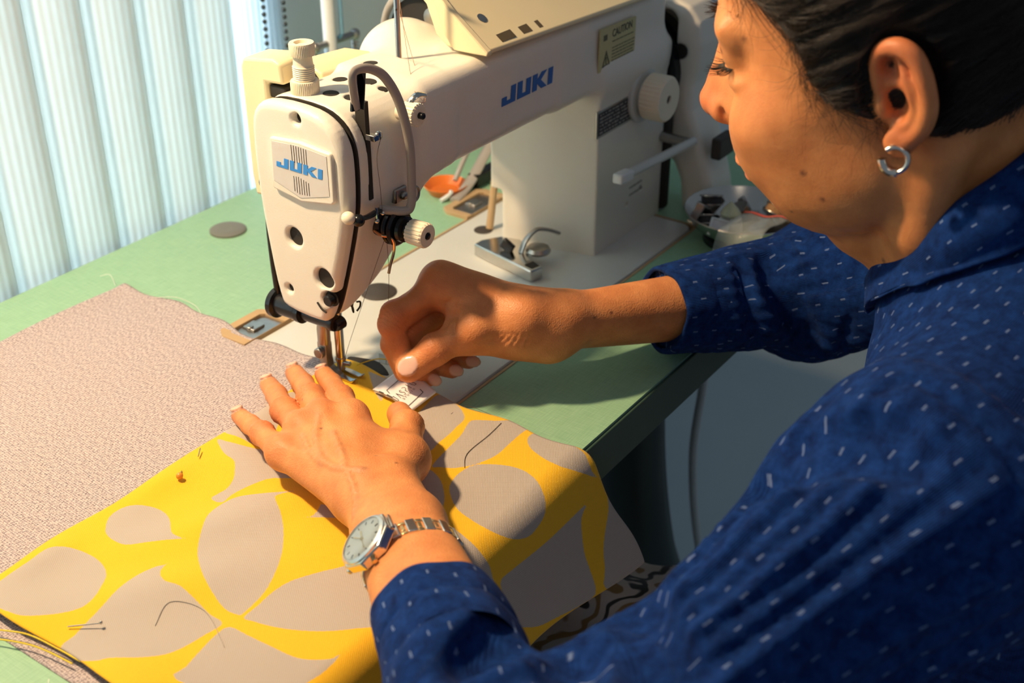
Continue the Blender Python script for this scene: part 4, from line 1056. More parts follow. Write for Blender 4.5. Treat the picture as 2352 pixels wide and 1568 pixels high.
MB().lathe(inb(-.0285, .0045, .0235), (-1, .1, .25), [(0, .0022), (.0004, .0022)], 12).build('hole', M_dark, wc)
e = empty('plastic_clip', tuple(inb(-.040, .006, .024)), 'white square plastic clip leaning on the front rim of the steel bowl', 'clip')
Rm = R3(.2, -.5, .25); c = inb(-.0375, .0060, .0250)
fr = MB(); fr.box(c+Rm@np.array([0, .0075, 0]), (.018, .0022, .0026), Rm).box(c+Rm@np.array([0, -.0075, 0]), (.018, .0022, .0026), Rm).box(c+Rm@np.array([.008, 0, 0]), (.0022, .017, .0026), Rm).box(c+Rm@np.array([-.008, 0, 0]), (.0022, .017, .0026), Rm)
fr.build('frame', MATS['white_plastic'], e, bevel=.0006)
MB().box(c, (.014, .0135, .0008), Rm).build('panel', M_plate, e)
# plastic bag with red strip hanging over the rim
bg_ = empty('zip_bag', tuple(inb(-.030, -.02, .03)), 'clear plastic zip bag with red strip draped over the rim of the bowl', 'bag')
M_bag = mat('clear_bag_film', (0.62, 0.70, 0.70), .2, alpha=.24, spec=.6, var=(30, .1), bump=(140, .5, .001))
uu = np.linspace(0, 1, 26); ww = np.linspace(0, 1, 20); V = []
ctl = [(-.002, .0290), (-.020, .0320), (-.040, .0335), (-.0500, .0300), (-.0570, .0150), (-.0610, .0035)]
cv = catmull([(a, z) for a, z in ctl], 5)
for i in range(26):
    a = cv[int(i*(len(cv)-1)/25)]
    for w in ww:
        yy = -.0040-.036*w+.004*(i/25)
        V.append(inb(a[0]+.010*(w-.5)*(1), yy, a[1]+.0012*math.sin(w*9+i*.5)))
V = np.array(V); F = np.array([(i*20+j, i*20+j+1, (i+1)*20+j+1, (i+1)*20+j) for i in range(25) for j in range(19)])
o = mesh_obj('film', V, F, M_bag, bg_); so = o.modifiers.new('thick', 'SOLIDIFY'); so.thickness = .0009
V2 = V[:40]+[0, 0, .0012]; F2 = np.array([(j, j+1, 20+j+1, 20+j) for j in range(19)])
o = mesh_obj('red_strip', V2*1.0, F2, mat('red_zip_strip', (0.55, 0.10, 0.08), .5, var=(90, .2)), bg_); so = o.modifiers.new('thick', 'SOLIDIFY'); so.thickness = .0014
# ------------------------------------------------------------------ the seamstress
HC = np.array([.0861, -.3452, .2844])
HM = np.array([[.976864, .198705, .0790746], [-.1664225, .938521, -.302460], [-.134313, .282302, .949877]])   # rows: her right, forward, up
HM = np.stack([nrm(HM[0]), nrm(HM[1]-HM[0]*(HM[1]@HM[0])), np.cross(nrm(HM[0]), nrm(HM[1]-HM[0]*(HM[1]@HM[0])))])
def LW(l): return HC+np.asarray(l, float)@HM
def WL(w): return (np.asarray(w, float)-HC)@HM.T
PER = empty('person', (.12, -.50, FZ), 'woman with dark pulled back hair in a blue dashed shirt, bent over the sewing machine', 'person')

# --- skin shader
M_skin = bpy.data.materials.new('skin'); M_skin.use_nodes = True
nt = M_skin.node_tree; N = nt.nodes; L = nt.links; B = N['Principled BSDF']
B.inputs['Roughness'].default_value = .46; B.inputs['Specular IOR Level'].default_value = .38
B.inputs['Subsurface Weight'].default_value = .12; B.inputs['Subsurface Radius'].default_value = (1.0, .35, .15); B.inputs['Subsurface Scale'].default_value = .004
tc = N.new('ShaderNodeTexCoord')
n1 = N.new('ShaderNodeTexNoise'); n1.inputs['Scale'].default_value = 55; n1.inputs['Detail'].default_value = 8; n1.inputs['Roughness'].default_value = .6
n2 = N.new('ShaderNodeTexNoise'); n2.inputs['Scale'].default_value = 420; n2.inputs['Detail'].default_value = 3
n3 = N.new('ShaderNodeTexVoronoi'); n3.inputs['Scale'].default_value = 900
for q in (n1, n2, n3): L.new(tc.outputs['Object'], q.inputs['Vector'])
cr = N.new('ShaderNodeValToRGB')
cr.color_ramp.elements[0].position = .30; cr.color_ramp.elements[0].color = (0.60, 0.215, 0.072, 1)
cr.color_ramp.elements[1].position = .72; cr.color_ramp.elements[1].color = (0.80, 0.335, 0.125, 1)
L.new(n1.outputs['Fac'], cr.inputs['Fac'])
def mixc(fac, a, b):
    m = N.new('ShaderNodeMix'); m.data_type = 'RGBA'
    L.new(fac, m.inputs['Factor'])
    if isinstance(a, tuple): m.inputs['A'].default_value = (*a, 1)
    else: L.new(a, m.inputs['A'])
    if isinstance(b, tuple): m.inputs['B'].default_value = (*b, 1)
    else: L.new(b, m.inputs['B'])
    return m.outputs['Result']
def attr(nm):
    a = N.new('ShaderNodeAttribute'); a.attribute_name = nm; return a.outputs['Fac']
c = cr.outputs['Color']
c = mixc(attr('red'), c, (0.62, 0.15, 0.07))
c = mixc(attr('vein'), c, (0.42, 0.225, 0.130))
c = mixc(attr('lip'), c, (0.50, 0.13, 0.10))
c = mixc(attr('mole'), c, (0.16, 0.05, 0.03))
c = mixc(attr('nail'), c, (0.82, 0.52, 0.42))
L.new(c, B.inputs['Base Color'])
rr = N.new('ShaderNodeMapRange'); rr.inputs['To Min'].default_value = .47; rr.inputs['To Max'].default_value = .16; L.new(attr('nail'), rr.inputs['Value']); L.new(rr.outputs['Result'], B.inputs['Roughness'])
bm_ = N.new('ShaderNodeMath'); bm_.operation = 'ADD'; L.new(n2.outputs['Fac'], bm_.inputs[0]); L.new(n3.outputs['Distance'], bm_.inputs[1])
iv = N.new('ShaderNodeMath'); iv.operation = 'MULTIPLY_ADD'; iv.inputs[1].default_value = -.26; iv.inputs[2].default_value = .30; L.new(attr('smoothness'), iv.inputs[0])
bp = N.new('ShaderNodeBump'); bp.inputs['Distance'].default_value = .0006; L.new(iv.outputs[0], bp.inputs['Strength']); L.new(bm_.outputs[0], bp.inputs['Height']); L.new(bp.outputs['Normal'], B.inputs['Normal'])

# --- head (local frame: x her right, y forward, z up; metres)
HT = np.array([  # z, front, back, half width, centre
 [.132, .000, -.020, .006, -.010], [.129, .018, -.040, .026, -.008], [.122, .040, -.058, .043, -.005], [.110, .060, -.075, .056, 0], [.090, .0790, -.088, .067, 0], [.070, .0865, -.095, .0710, 0],
 [.050, .0888, -.098, .0725, 0], [.038, .0892, -.098, .0725, .002], [.028, .0888, -.097, .0720, .005], [.018, .0885, -.096, .0715, .008], [.005, .0880, -.094, .0710, .010],
 [-.010, .0905, -.088, .0695, .012], [-.025, .0940, -.070, .0660, .014], [-.040, .0950, -.045, .0640, .016], [-.050, .0925, -.028, .0625, .018], [-.060, .0880, -.012, .0600, .020],
 [-.070, .0815, .000, .0555, .022], [-.078, .0800, .015, .0480, .026], [-.085, .0730, .026, .0400, .030], [-.091, .0630, .034, .0260, .036], [-.096, .050, .038, .013, .042]])
def f_head(P, infl=0.0):
    z = P[:, 2]; T = HT[::-1]
    yf = np.interp(z, T[:, 0], T[:, 1])+infl; yb = np.interp(z, T[:, 0], T[:, 2])-infl; w = np.interp(z, T[:, 0], T[:, 3])+infl; yc = np.interp(z, T[:, 0], T[:, 4])
    dy = P[:, 1]-yc; ry = np.maximum(np.where(dy > 0, yf-yc, yc-yb), .004); w = np.maximum(w, .004)
    ax = np.abs(P[:, 0])/w; ay = np.abs(dy)/ry; p = 2.15
    q = (ax**p+ay**p)**(1/p)
    rad = np.sqrt(P[:, 0]**2+dy**2)
    d = rad*(1-1/np.maximum(q, 1e-3))
    d = np.where(q < .05, -np.minimum(w, ry), d)
    dz = np.maximum(z-(.132+infl), -.096-z)
    return np.maximum(d*.92, dz).astype(np.float32)
S = Sdf()
S.add(lambda P: f_head(P), 0)
for sx in (-1, 1):
    S.ell((sx*.028, .0790, .0410), (.022, .0060, .0070), k=.010)                 # brow
    S.ell((sx*.0410, .0590, -.0150), (.0235, .0290, .0230), k=.018)              # cheek bone
    S.ell((sx*.0300, .0690, -.0330), (.0200, .0220, .0280), k=.014)              # cheek
    S.ell((sx*.0300, .0480, -.0660), (.0205, .0260, .0170), k=.016)              # jowl
    S.ell((sx*.0500, .0150, -.0600), (.0100, .0220, .0180), k=.014)              # jaw angle
    S.ell((sx*.0310, .0735, .0345), (.0190, .0090, .0120), k=.010)
    S.ell((sx*.0470, .0340, -.0450), (.0165, .0320, .0240), k=.020)
    S.ball((sx*.0315, .0740, .0245), .0132, k=.007)                              # lid over the eyeball
    S.ell((sx*.0330, .0775, .0100), (.0150, .0090, .0045), k=.006)               # pouch under the eye
S.cone((0, .0870, .0270), (0, .1015, .0000), .0080, .0085, k=.008)
S.cone((0, .1015, .0000), (0, .1075, -.0110), .0085, .0112, k=.004)
for sx in (-1, 1):
    S.cone((sx*.0060, .0860, .0120), (sx*.0120, .0950, -.0120), .0060, .0085, k=.012)
    S.ell((sx*.0125, .0975, -.0150), (.0070, .0115, .0078), k=.006)
    S.cone((sx*.0060, .1090, -.0240), (sx*.0085, .1000, -.0230), .0030, .0034, k=.002, op='s')
    S.chain([(sx*.0175, .1000, -.0130), (sx*.0240, .0990, -.0300), (sx*.0330, .0930, -.0480)], [.0012, .0018, .0010], k=.006, op='s')
    S.chain([(sx*.0270, .0940, -.0640), (sx*.0260, .0860, -.0800)], [.0014, .0010], k=.007, op='s')
S.ell((0, .0962, -.0450), (.0215, .0078, .0052), k=.008)
S.ell((0, .0930, -.0560), (.0195, .0078, .0055), k=.008)
S.chain([(-.022, .0960, -.0500), (-.010, .1000, -.0500), (0, .1022, -.0506), (.010, .1000, -.0500), (.022, .0960, -.0500)], [.0006, .0010, .0010, .0010, .0006], k=.003, op='s')
S.ell((0, .0735, -.0780), (.0180, .0120, .0120), k=.012)
# neck and throat
S.cone((0, -.022, -.035), (0, -.022, -.125), .0520, .0560, k=.020)
S.cone((0, -.022, -.125), (-.004, -.040, -.185), .0560, .0620, k=.020)
S.ell((0, .026, -.094), (.036, .034, .020), k=.024)
S.chain([(-.058, -.022, -.040), (-.050, -.002, -.085), (-.026, .020, -.140), (-.012, .022, -.170)], [.012, .011, .009, .008], k=.014)
S.chain([(.058, -.022, -.040), (.050, -.002, -.085), (.026, .020, -.140), (.012, .022, -.170)], [.012, .011, .009, .008], k=.014)
# ears
for sx in (-1, 1):
    Re = np.array(Matrix.Rotation(math.radians(22)*sx, 3, 'Z'))
    def E3(x, y, z): return (sx*x, y, z)
    S.ell(E3(.0745, -.0120, .0010), (.0045, .0145, .0245), R=Re, k=.006)
    hp = catmull([E3(.0720, .0000, .0050), E3(.0740, -.0015, .0180), E3(.0775, -.0065, .0258), E3(.0815, -.0145, .0270), E3(.0838, -.0212, .0215), E3(.0842, -.0240, .0090), E3(.0825, -.0232, -.0050), E3(.0790, -.0180, -.0155), E3(.0760, -.0105, -.0220)], 4)
    S.chain(list(hp), list(np.interp(np.linspace(0, 1, len(hp)), [0, .3, .6, 1], [.0024, .0034, .0036, .0036])), k=.0030)
    S.chain(list(catmull([E3(.0785, -.0125, .0200), E3(.0800, -.0165, .0060), E3(.0780, -.0150, -.0070), E3(.0755, -.0095, -.0140)], 4)), list(np.linspace(.0024, .0026, 13)), k=.0034)
    S.ell(E3(.0785, -.0070, -.0030), (.0095, .0066, .0090), k=.003, op='s')
    S.ell(E3(.0795, -.0080, .0155), (.0070, .0042, .0070), k=.003, op='s')
    S.ell(E3(.0725, .0005, -.0045), (.0040, .0034, .0060), k=.003)
    S.ell(E3(.0745, -.0050, -.0235), (.0042, .0082, .0080), k=.004)
V, F = S.mesh((-.093, -.102, -.175), (.093, .122, .136), .00145)
HEADV, HEADF = laplace(V, F, 1), F

# --- arms and hands (world frame)
EL, ER = np.array([-.2990, -.3590, .0800]), np.array([.285, -.245, .022])
SLs, SRs = np.array([-.0700, -.4380, .1160]), np.array([.270, -.455, .140])
def px(x, y, z):
    """photograph ray at a given height above the table"""
    d = FWD+RIGHT*((x-1176)/2897)-UP*((y-784)/2897)
    return CAM+d*((z-CAM[2])/d[2])
def joints(L): return [np.array(p) for p in L]
LHJ = {'pinky': joints([(-.0925, .0114, .0115), (-.1001, -.0067, .0155), (-.1110, -.0297, .0230), (-.1237, -.0607, .0270), (-.1385, -.1300, .0330)]),
       'ring': joints([(-.0520, .0236, .0115), (-.0644, .0037, .0165), (-.0872, -.0268, .0270), (-.1019, -.0572, .0315), (-.1385, -.1363, .0360)]),
       'middle': joints([(-.0300, .0195, .0115), (-.0440, -.0021, .0170), (-.0676, -.0326, .0290), (-.0880, -.0626, .0345), (-.1370, -.1399, .0370)]),
       'index': joints([(-.0195, .0011, .0115), (-.0325, -.0181, .0170), (-.0580, -.0506, .0300), (-.0770, -.0778, .0345), (-.1320, -.1398, .0360)])}
LTH = joints([(-.0350, -.0815, .0170), (-.0560, -.1060, .0270), (-.0880, -.1310, .0300), (-.1190, -.1440, .0330)])
LWR = [np.array([-.1416, -.1552, .0360]), np.array([-.1560, -.1820, .0430])]
RHJ = {'index': joints([(.0050, -.0530, .0195), (.0040, -.0440, .0400), (.0060, -.0460, .0640), (.0390, -.0640, .0780), (.0554, -.1203, .0640)]),
       'middle': joints([(.0155, -.0680, .0160), (.0030, -.0560, .0310), (.0030, -.0460, .0570), (.0500, -.0580, .0700), (.0600, -.1200, .0600)]),
       'ring': joints([(.0325, -.0750, .0160), (.0190, -.0600, .0240), (.0170, -.0480, .0440), (.0630, -.0590, .0560), (.0660, -.1180, .0540)]),
       'pinky': joints([(.0490, -.0780, .0160), (.0380, -.0660, .0200), (.0370, -.0530, .0340), (.0740, -.0660, .0420), (.0690, -.1190, .0480)])}
RTH = joints([(-.0030, -.0650, .0305), (.0118, -.0771, .0430), (.0341, -.0916, .0540), (.0560, -.1150, .0560)])
RWR = [np.array([.0651, -.1247, .0530]), np.array([.0800, -.1330, .0510])]
FR = {'index': (.0066, .0076, .0086, .0098), 'middle': (.0068, .0078, .0088, .0100), 'ring': (.0064, .0074, .0084, .0096), 'pinky': (.0058, .0066, .0074, .0088)}

NAILS = []     # (centre, normal, along, half length, half width)
def hand(S, J, TH, WR, E, side, upf):
    """upf: dorsal direction of the hand"""
    wx = nrm(np.cross(nrm(E-WR[0]), upf))
    for k, P in J.items():
        r = FR[k]
        S.cone(P[0], P[1], r[0], r[1], k=.0022)
        S.cone(P[1], P[2], r[1]*.97, r[2]*.97, k=.0022)
        S.ball(P[2]+upf*.0006, r[2]*1.05, k=.003)
        S.cone(P[2], P[3], r[2]*.97, r[3]*.95, k=.003)
        S.cone(P[3], P[4], r[3], .0125, k=.010)
        S.ball(P[3]+upf*.0030, .0072, k=.008)
        # extensor tendon
        S.cone(P[3]+upf*.0075, P[3]*.35+P[4]*.65+upf*.0105, .0016, .0010, k=.006)
    ts = 1.12 if side == 'R' else 1.0
    S.cone(TH[0], TH[1], .0084*ts, .0098*ts, k=.003)
    S.cone(TH[1], TH[2], .0100, .0112, k=.004)
    S.ball(TH[1]+upf*.001, .0104, k=.003)
    S.cone(TH[2], TH[3], .0118, .0150, k=.010)
    # palm pad and web
    c = (J['index'][3]+J['ring'][3]+J['middle'][4]+TH[2])/4
    pa = nrm(J['middle'][4]-J['middle'][3]); pw = nrm(np.cross(pa, upf)); pu = np.cross(pw, pa)
    S.ell(c-upf*.005, (.024, .024, .011), R=np.stack([pa, pw, pu], 1), k=.014)
    S.cone(TH[2], J['index'][3]*.6+J['index'][4]*.4, *((.0095, .0100) if side == 'L' else (.0070, .0080)), k=.016 if side == 'L' else .010)
    # wrist and forearm (flattened: two side by side cones)
    d = wx
    w0, w1 = WR
    for s in (-1, 1):
        S.cone((J['middle'][4]+TH[3])/2+d*s*.008, w1+d*s*.0080, .0170, .0165, k=.010)
        S.cone(w1+d*s*.0080, w1+(E-w1)*.50+d*s*.0085, .0165, .0222, k=.012)
        S.cone(w1+(E-w1)*.50+d*s*.0085, E, .0165, .0080, k=.010)

SL = Sdf(); upL = nrm([-.12, .10, 1.0]); hand(SL, LHJ, LTH, LWR, EL, 'L', upL)
# veins on the back of the left hand
def on_top(x, y, z): return px(x, y, z)
veins = [[(738, 958, .043), (724, 1000, .0465), (728, 1035, .0480), (752, 1062, .0490), (800, 1085, .0500), (838, 1090, .0510)],
         [(694, 1000, .041), (712, 1032, .0450), (735, 1060, .0480)],
         [(800, 1085, .050), (815, 1130, .0520), (800, 1180, .0530)], [(770, 1000, .0460), (785, 1040, .048), (800, 1085, .049)]]
VE = []
for vl in veins:
    pts = catmull([on_top(*q) for q in vl], 4); VE.append(pts)
# wrinkle rings over finger joints
RING = []
def wr(J, TH):
    for k, P in J.items():
        RING.append((P[2], nrm(P[1]-P[3]), .0045, .00060)); RING.append((P[1], nrm(P[0]-P[2]), .0026, .00035))
    RING.append((TH[1], nrm(TH[0]-TH[2]), .0045, .0004))
wr(LHJ, LTH)
def f_ring(RG):
    def f(P):
        d = np.zeros(len(P), np.float32)
        for c, a, w, amp in RG:
            q = P-c.astype(np.float32); r2 = (q*q).sum(1)
            m = r2 < .020**2
            if m.any():
                t = q[m]@a.astype(np.float32)
                d[m] += amp*np.cos(t*2*math.pi/.0026)*np.exp(-(t/w)**2)
        return d
    return f
# project the veins to the hand surface, then raise them
def proj_on(S, P, it=6):
    P = np.array(P, float)
    for _ in range(it):
        d = S.eval(P.astype(np.float32)); e = 4e-4; g = np.zeros_like(P)
        for i in range(3):
            o = np.zeros(3); o[i] = e; g[:, i] = (S.eval((P+o).astype(np.float32))-S.eval((P-o).astype(np.float32)))/(2*e)
        g /= np.linalg.norm(g, axis=1)[:, None]+1e-9
        P = P-g*d[:, None]
    return P, g
VP = []
for pts in VE:
    q, g = proj_on(SL, pts); VP.append(q)
for q in VP:
    SL.chain([p-upL*.0002 for p in q], list(.0007*np.sin(np.linspace(.15, 3.0, len(q)))+.0001), k=.0030)
SL.add(f_ring(RING), 0, 'd')
SR = Sdf(); upR = nrm([.15, .75, .62]); hand(SR, RHJ, RTH, RWR, ER, 'R', upR)
SR.cone(RHJ['index'][3]+upR*.004, RWR[0]+upR*.010, .0120, .0150, k=.014)
SR.cone(RTH[2]+np.array([0, 0, -.004]), RWR[0]+np.array([.004, -.008, -.012]), .0120, .0150, k=.014)
SR.cone(RTH[3], RWR[1], .0180, .0190, k=.012)
SR.ball(px(1095, 756, .060), .0085, k=.012)
# folds of skin between thumb and index
for a, b in (((1040, 690, .074), (1052, 760, .058)), ((1062, 700, .072), (1075, 745, .060)), ((1022, 700, .073), (1030, 752, .058))):
    S2 = proj_on(SR, [px(*a), (px(*a)+px(*b))/2, px(*b)])[0]; SR.chain(list(S2), [.0010, .0014, .0010], k=.004, op='s')
for k_ in range(7):
    a = px(1105+k_*17, 815-k_*3, .050); b = px(1145+k_*12, 770-k_*2, .060)
    q = proj_on(SR, [a, (a+b)/2, b])[0]; SR.chain(list(q), [.0004, .0006, .0004], k=.0016, op='s')
RING2 = []
for k, P in RHJ.items(): RING2.append((P[2], nrm(P[1]-P[3]), .004, .0003)); RING2.append((P[1], nrm(P[0]-P[2]), .0026, .0002))
RING2.append((RTH[1], nrm(RTH[0]-RTH[2]), .0045, .0003))
SR.add(f_ring(RING2), 0, 'd')
# nails: thin raised plates
def nail(S, c, n, a, hl, hw, k=.0004):
    n = nrm(n); a = nrm(a-n*(np.dot(a, n))); w = np.cross(n, a)
    S.ell(c, (hl, hw, .0016), R=np.stack([a, w, n], 1), k=k); NAILS.append((c, n, a, hl, hw))
for k, P in LHJ.items():
    a = nrm(P[0]-P[1]); n = nrm(upL-a*(upL@a)); r = FR[k][0]
    nail(SL, P[0]+n*(r-.0004)+a*.0020, n+a*.30, a, .0066, .0046)
a = nrm(RTH[0]-RTH[1]); vw = nrm(CAM-RTH[0]); n = nrm(vw-a*(vw@a)+np.array([0, 0, .5]))
n = nrm(n-a*(n@a)); nail(SR, RTH[0]+n*.0084-a*.0018, n, a, .0080, .0070)
for k, sh in (('middle', 1), ('ring', 1), ('pinky', 1)):
    P = RHJ[k]; a = nrm(P[0]-P[1]); vw = nrm(CAM-P[0]); n = nrm(vw-a*(vw@a)); nail(SR, P[0]+n*(FR[k][0]-.0006)+a*.0020, n, a, .0058, .0044)
V, F = SL.mesh((-.275, -.345, .002), (-.008, .040, .125), .00105)
LV, LF = laplace(V, F, 1), F
V, F = SR.mesh((-.014, -.215, .002), (.20, -.030, .100), .00105)
RV, RF = laplace(V, F, 1), F
# torso, upper arms and lower body hidden in the clothes
ST = Sdf()
NB = LW((0, -.035, -.150))
ST.cone(LW((0, -.022, -.10)), NB, .050, .055, k=.02)
ST.cone(SLs, SRs, .052, .052, k=.05); ST.ell((.112, -.475, .045), (.150, .105, .170), k=.06); ST.ell((.125, -.555, -.14), (.150, .120, .16), k=.06)
MIDL = SLs*.42+EL*.58-UP*.013; EDN = EL-UP*.008
ST.cone(SLs, MIDL, .036, .022, k=.03); ST.cone(MIDL, EDN, .022, .018, k=.01); ST.cone(SRs, ER, .036, .022, k=.03)
ST.cone(EDN, EL*.6+LWR[1]*.4, .018, .012, k=.01); ST.cone(ER, ER*.6+RWR[1]*.4, .022, .014, k=.01)
for hx, kx in ((.04, -.020), (.21, .078)):
    ST.cone((hx, -.56, -.26), (kx, -.14, -.252), .070, .046, k=.03); ST.cone((kx, -.14, -.252), (kx, -.12, -.66), .046, .036, k=.02); ST.cone((kx, -.13, -.715), (kx, .02, -.725), .034, .026, k=.02)
V, F = ST.mesh((-.34, -.70, -.756), (.36, .07, .26), .0060)
TV, TF = V, F

AV = [HEADV@HM+HC, LV, RV, TV]; AF = [HEADF, LF, RF, TF]
offs = np.cumsum([0]+[len(a) for a in AV[:-1]])
BV = np.concatenate(AV); BF = np.concatenate([f+o for f, o in zip(AF, offs)])
nH, nL, nR = len(AV[0]), len(AV[1]), len(AV[2])
nail_m = np.zeros(len(BV)); 
for (c, n, a, hl, hw) in NAILS:
    q = BV-c; w = np.cross(n, a)
    e = ((q@a)/hl)**2+((q@w)/hw)**2; h_ = q@n
    m = np.clip((1.02-e)*5, 0, 1)*(h_ > -.0022)*(h_ < .006)
    nail_m = np.maximum(nail_m, m)
vein = np.zeros(len(BV)); i0, i1 = nH, nH+nL
for q in VP:
    for p in q: vein[i0:i1] = np.maximum(vein[i0:i1], np.exp(-((BV[i0:i1]-p)**2).sum(1)/.0030**2))
vein *= .42
red = np.zeros(len(BV))
def redspot(c, r, s): red[:] = np.maximum(red, s*np.exp(-((BV-c)**2).sum(1)/r**2))
for J in (LHJ, RHJ):
    for k, P in J.items():
        redspot(P[2], .011, .60); redspot(P[3], .013, .50); redspot(P[0], .008, .45); redspot(P[1], .008, .30)
redspot(RTH[1], .012, .5); redspot(LTH[0], .012, .35)
redspot(LW((0, .112, -.012)), .020, .75); redspot(LW((-.045, .060, -.02)), .022, .25); redspot(LW((-.082, -.012, .02)), .028, .6); redspot(LW((-.075, -.010, -.02)), .016, .5)
lip = np.zeros(len(BV)); q = WL(BV[:nH])
lip[:nH] = np.clip(1.35-((q[:, 0]/.0235)**2+((q[:, 2]+.0500)/.0098)**2), 0, 1)*(q[:, 1] > .08)
mole = np.zeros(len(BV))
for (p, r) in (((-.060, .047, -.036), .0016), ((-.058, .040, -.052), .0012), ((-.044, .090, .028), .0018), ((-.050, .018, -.115), .0018), ((-.054, .030, -.103), .0014), ((-.052, .066, .036), .0014), ((-.052, .060, -.060), .0009), ((-.056, .035, .0), .0010)):
    if True:
        k = np.argmin(((BV[:nH]-LW(p))**2).sum(1)); mole[:nH] = np.maximum(mole[:nH], np.clip(1.6-np.sqrt(((BV[:nH]-BV[k])**2).sum(1))/r, 0, 1)*.8)
def mole_at(x, y, z, r):
    P = px(x, y, z); 
    d = nrm(P-CAM); q = BV[nH:nH+nL+nR]-CAM; t = q@d; e = np.sqrt(np.maximum((q*q).sum(1)-t*t, 0))
    cand = np.where(e < .0025)[0]
    if len(cand):
        k = cand[np.argmin(t[cand])]; c0 = BV[nH+k]
        mole[nH:nH+nL+nR] = np.maximum(mole[nH:nH+nL+nR], np.clip(1.5-np.sqrt(((BV[nH:nH+nL+nR]-c0)**2).sum(1))/r, 0, 1)*.85)
for q in ((1412, 717, .06, .0012), (1585, 747, .06, .0013), (1373, 730, .06, .0008), (860, 1037, .05, .0011), (735, 975, .04, .0010), (1038, 1285, .06, .0011), (909, 1053, .05, .0009), (688, 912, .03, .0009), (643, 962, .03, .0009)): mole_at(*q)
body = mesh_obj('body', BV, BF, M_skin, PER, attrs={'nail': nail_m, 'vein': vein, 'red': red, 'lip': lip, 'mole': mole, 'smoothness': np.maximum(nail_m, np.where(np.arange(len(BV)) < nH, .62, 0))})

# --- hair
M_hair = mat('dark_hair', (0.018, 0.012, 0.010), .42, spec=.45, var=(60, .5))
def hairline(z, x):
    """front limit (y) of the hair at a given height"""
    zs = [-.06, -.035, -.02, -.012, -.002, .012, .024, .040, .052, .062, .080, .100, .14]
    ys = [-.030, -.022, -.012, .008, .022, .034, .036, .038, .046, .056, .070, .075, .08]
    return np.interp(z, zs, ys)-0.0*np.abs(x)
S = Sdf()
def f_hair(P):
    base = f_head(P, .0055)
    n = .0009*np.sin(P[:, 2]*420+P[:, 1]*160)+.0006*np.sin(P[:, 2]*900+P[:, 1]*200)
    cut = P[:, 1]-hairline(P[:, 2], P[:, 0]).astype(np.float32)
    low = -.045-P[:, 2]+(P[:, 1]+.02)*-.25
    return smax(np.maximum(base+n, low), cut*.9, .008).astype(np.float32)
def smax(a, b, k): return -smin(-a, -b, k)
S.add(f_hair, 0)
S.ell((0, -.112, .050), (.045, .040, .045), k=.020)
S.ell((-.079, -.012, .002), (.016, .024, .036), k=.003, op='s'); S.ell((.079, -.012, .002), (.016, .024, .036), k=.003, op='s')
V, F = S.mesh((-.085, -.160, -.065), (.085, .095, .142), .0020)
SH = S
HV = laplace(V, F, 1)@HM+HC
HAIR = mesh_obj('hair', HV, F, M_hair, PER)
# strands combed back over the mass, wisps at the temple and side
def strands(starts, dirs, length, lift, rad, curl, n=10):
    """starts/dirs in head frame"""
    M_ = len(starts); P = np.array(starts, float); D = np.array(dirs, float); D /= np.linalg.norm(D, axis=1)[:, None]
    st = length[:, None]/(n-1); out = [P.copy()]
    ph = rng.uniform(0, 6.28, M_)
    for i in range(1, n):
        P = P+D*st
        q = P.astype(np.float32); e = 1e-3
        d = comb(q); g = np.zeros_like(P)
        for a in range(3):
            o = np.zeros(3, np.float32); o[a] = e; g[:, a] = (comb(q+o)-comb(q-o))/(2*e)
        g /= np.linalg.norm(g, axis=1)[:, None]+1e-9
        P = P-g*(d-lift*(1+i*.12))[:, None]
        D = D-g*(D*g).sum(1)[:, None]
        D = D+curl*np.stack([np.zeros(M_), np.cos(ph+i*.8), np.sin(ph+i*.8)], 1)
        D /= np.linalg.norm(D, axis=1)[:, None]+1e-9
        out.append(P.copy())
    A = np.stack(out, 1)          # M,n,3
    return A
def comb(P): return np.minimum(SH.eval(P), f_head(P))
def ribbons(A, rad, taper=True):
    """3-sided tubes for all strands at once"""
    M_, n, _ = A.shape
    T = np.gradient(A, axis=1); T /= np.linalg.norm(T, axis=2)[..., None]+1e-9
    ref = np.array([.3, .5, .81]); U = np.cross(T, ref); U /= np.linalg.norm(U, axis=2)[..., None]+1e-9; Wv = np.cross(T, U)
    r = np.asarray(rad)[:, None]*(np.linspace(1, .25, n)[None] if taper else np.ones((1, n)))
    vs = []
    for k in range(3):
        a = 2*math.pi*k/3; vs.append(A+(math.cos(a)*U+math.sin(a)*Wv)*r[..., None])
    Vv = np.stack(vs, 2)          # M,n,3,3
    base = (np.arange(M_)*n*3)[:, None, None]+(np.arange(n-1)*3)[None, :, None]
    q = []
    for k in range(3):
        k2 = (k+1) % 3; q.append(np.stack([base[..., 0]+k, base[..., 0]+k2, base[..., 0]+3+k2, base[..., 0]+3+k], -1))
    return Vv.reshape(-1, 3), np.concatenate([x.reshape(-1, 4) for x in q])
M1 = 5200
z = rng.uniform(-.030, .125, M1); x = np.where(rng.random(M1) < .85, -.066, .06)
y = hairline(z, x)-rng.exponential(.030, M1)+.002
y = np.maximum(y, -.09)
P0 = np.stack([x, y, z], 1)
# put on surface
w_ = np.interp(z, HT[::-1, 0], HT[::-1, 3]); yf = np.interp(z, HT[::-1, 0], HT[::-1, 1])
P0[:, 0] = np.sign(x)*w_*np.sqrt(np.clip(1-(y/np.maximum(yf, .02))**2, .05, 1))
D0 = np.stack([np.zeros(M1), -np.ones(M1), .35-2.2*np.clip(z, 0, .2)+rng.normal(0, .06, M1)], 1)
D0[:, 2] = np.where(z < 0, .55, D0[:, 2])
A = strands(P0, D0, rng.uniform(.035, .085, M1), .0006+rng.random(M1)*.0010, None, .05)
V1, F1 = ribbons(A@HM+HC, rng.uniform(.00013, .00024, M1))
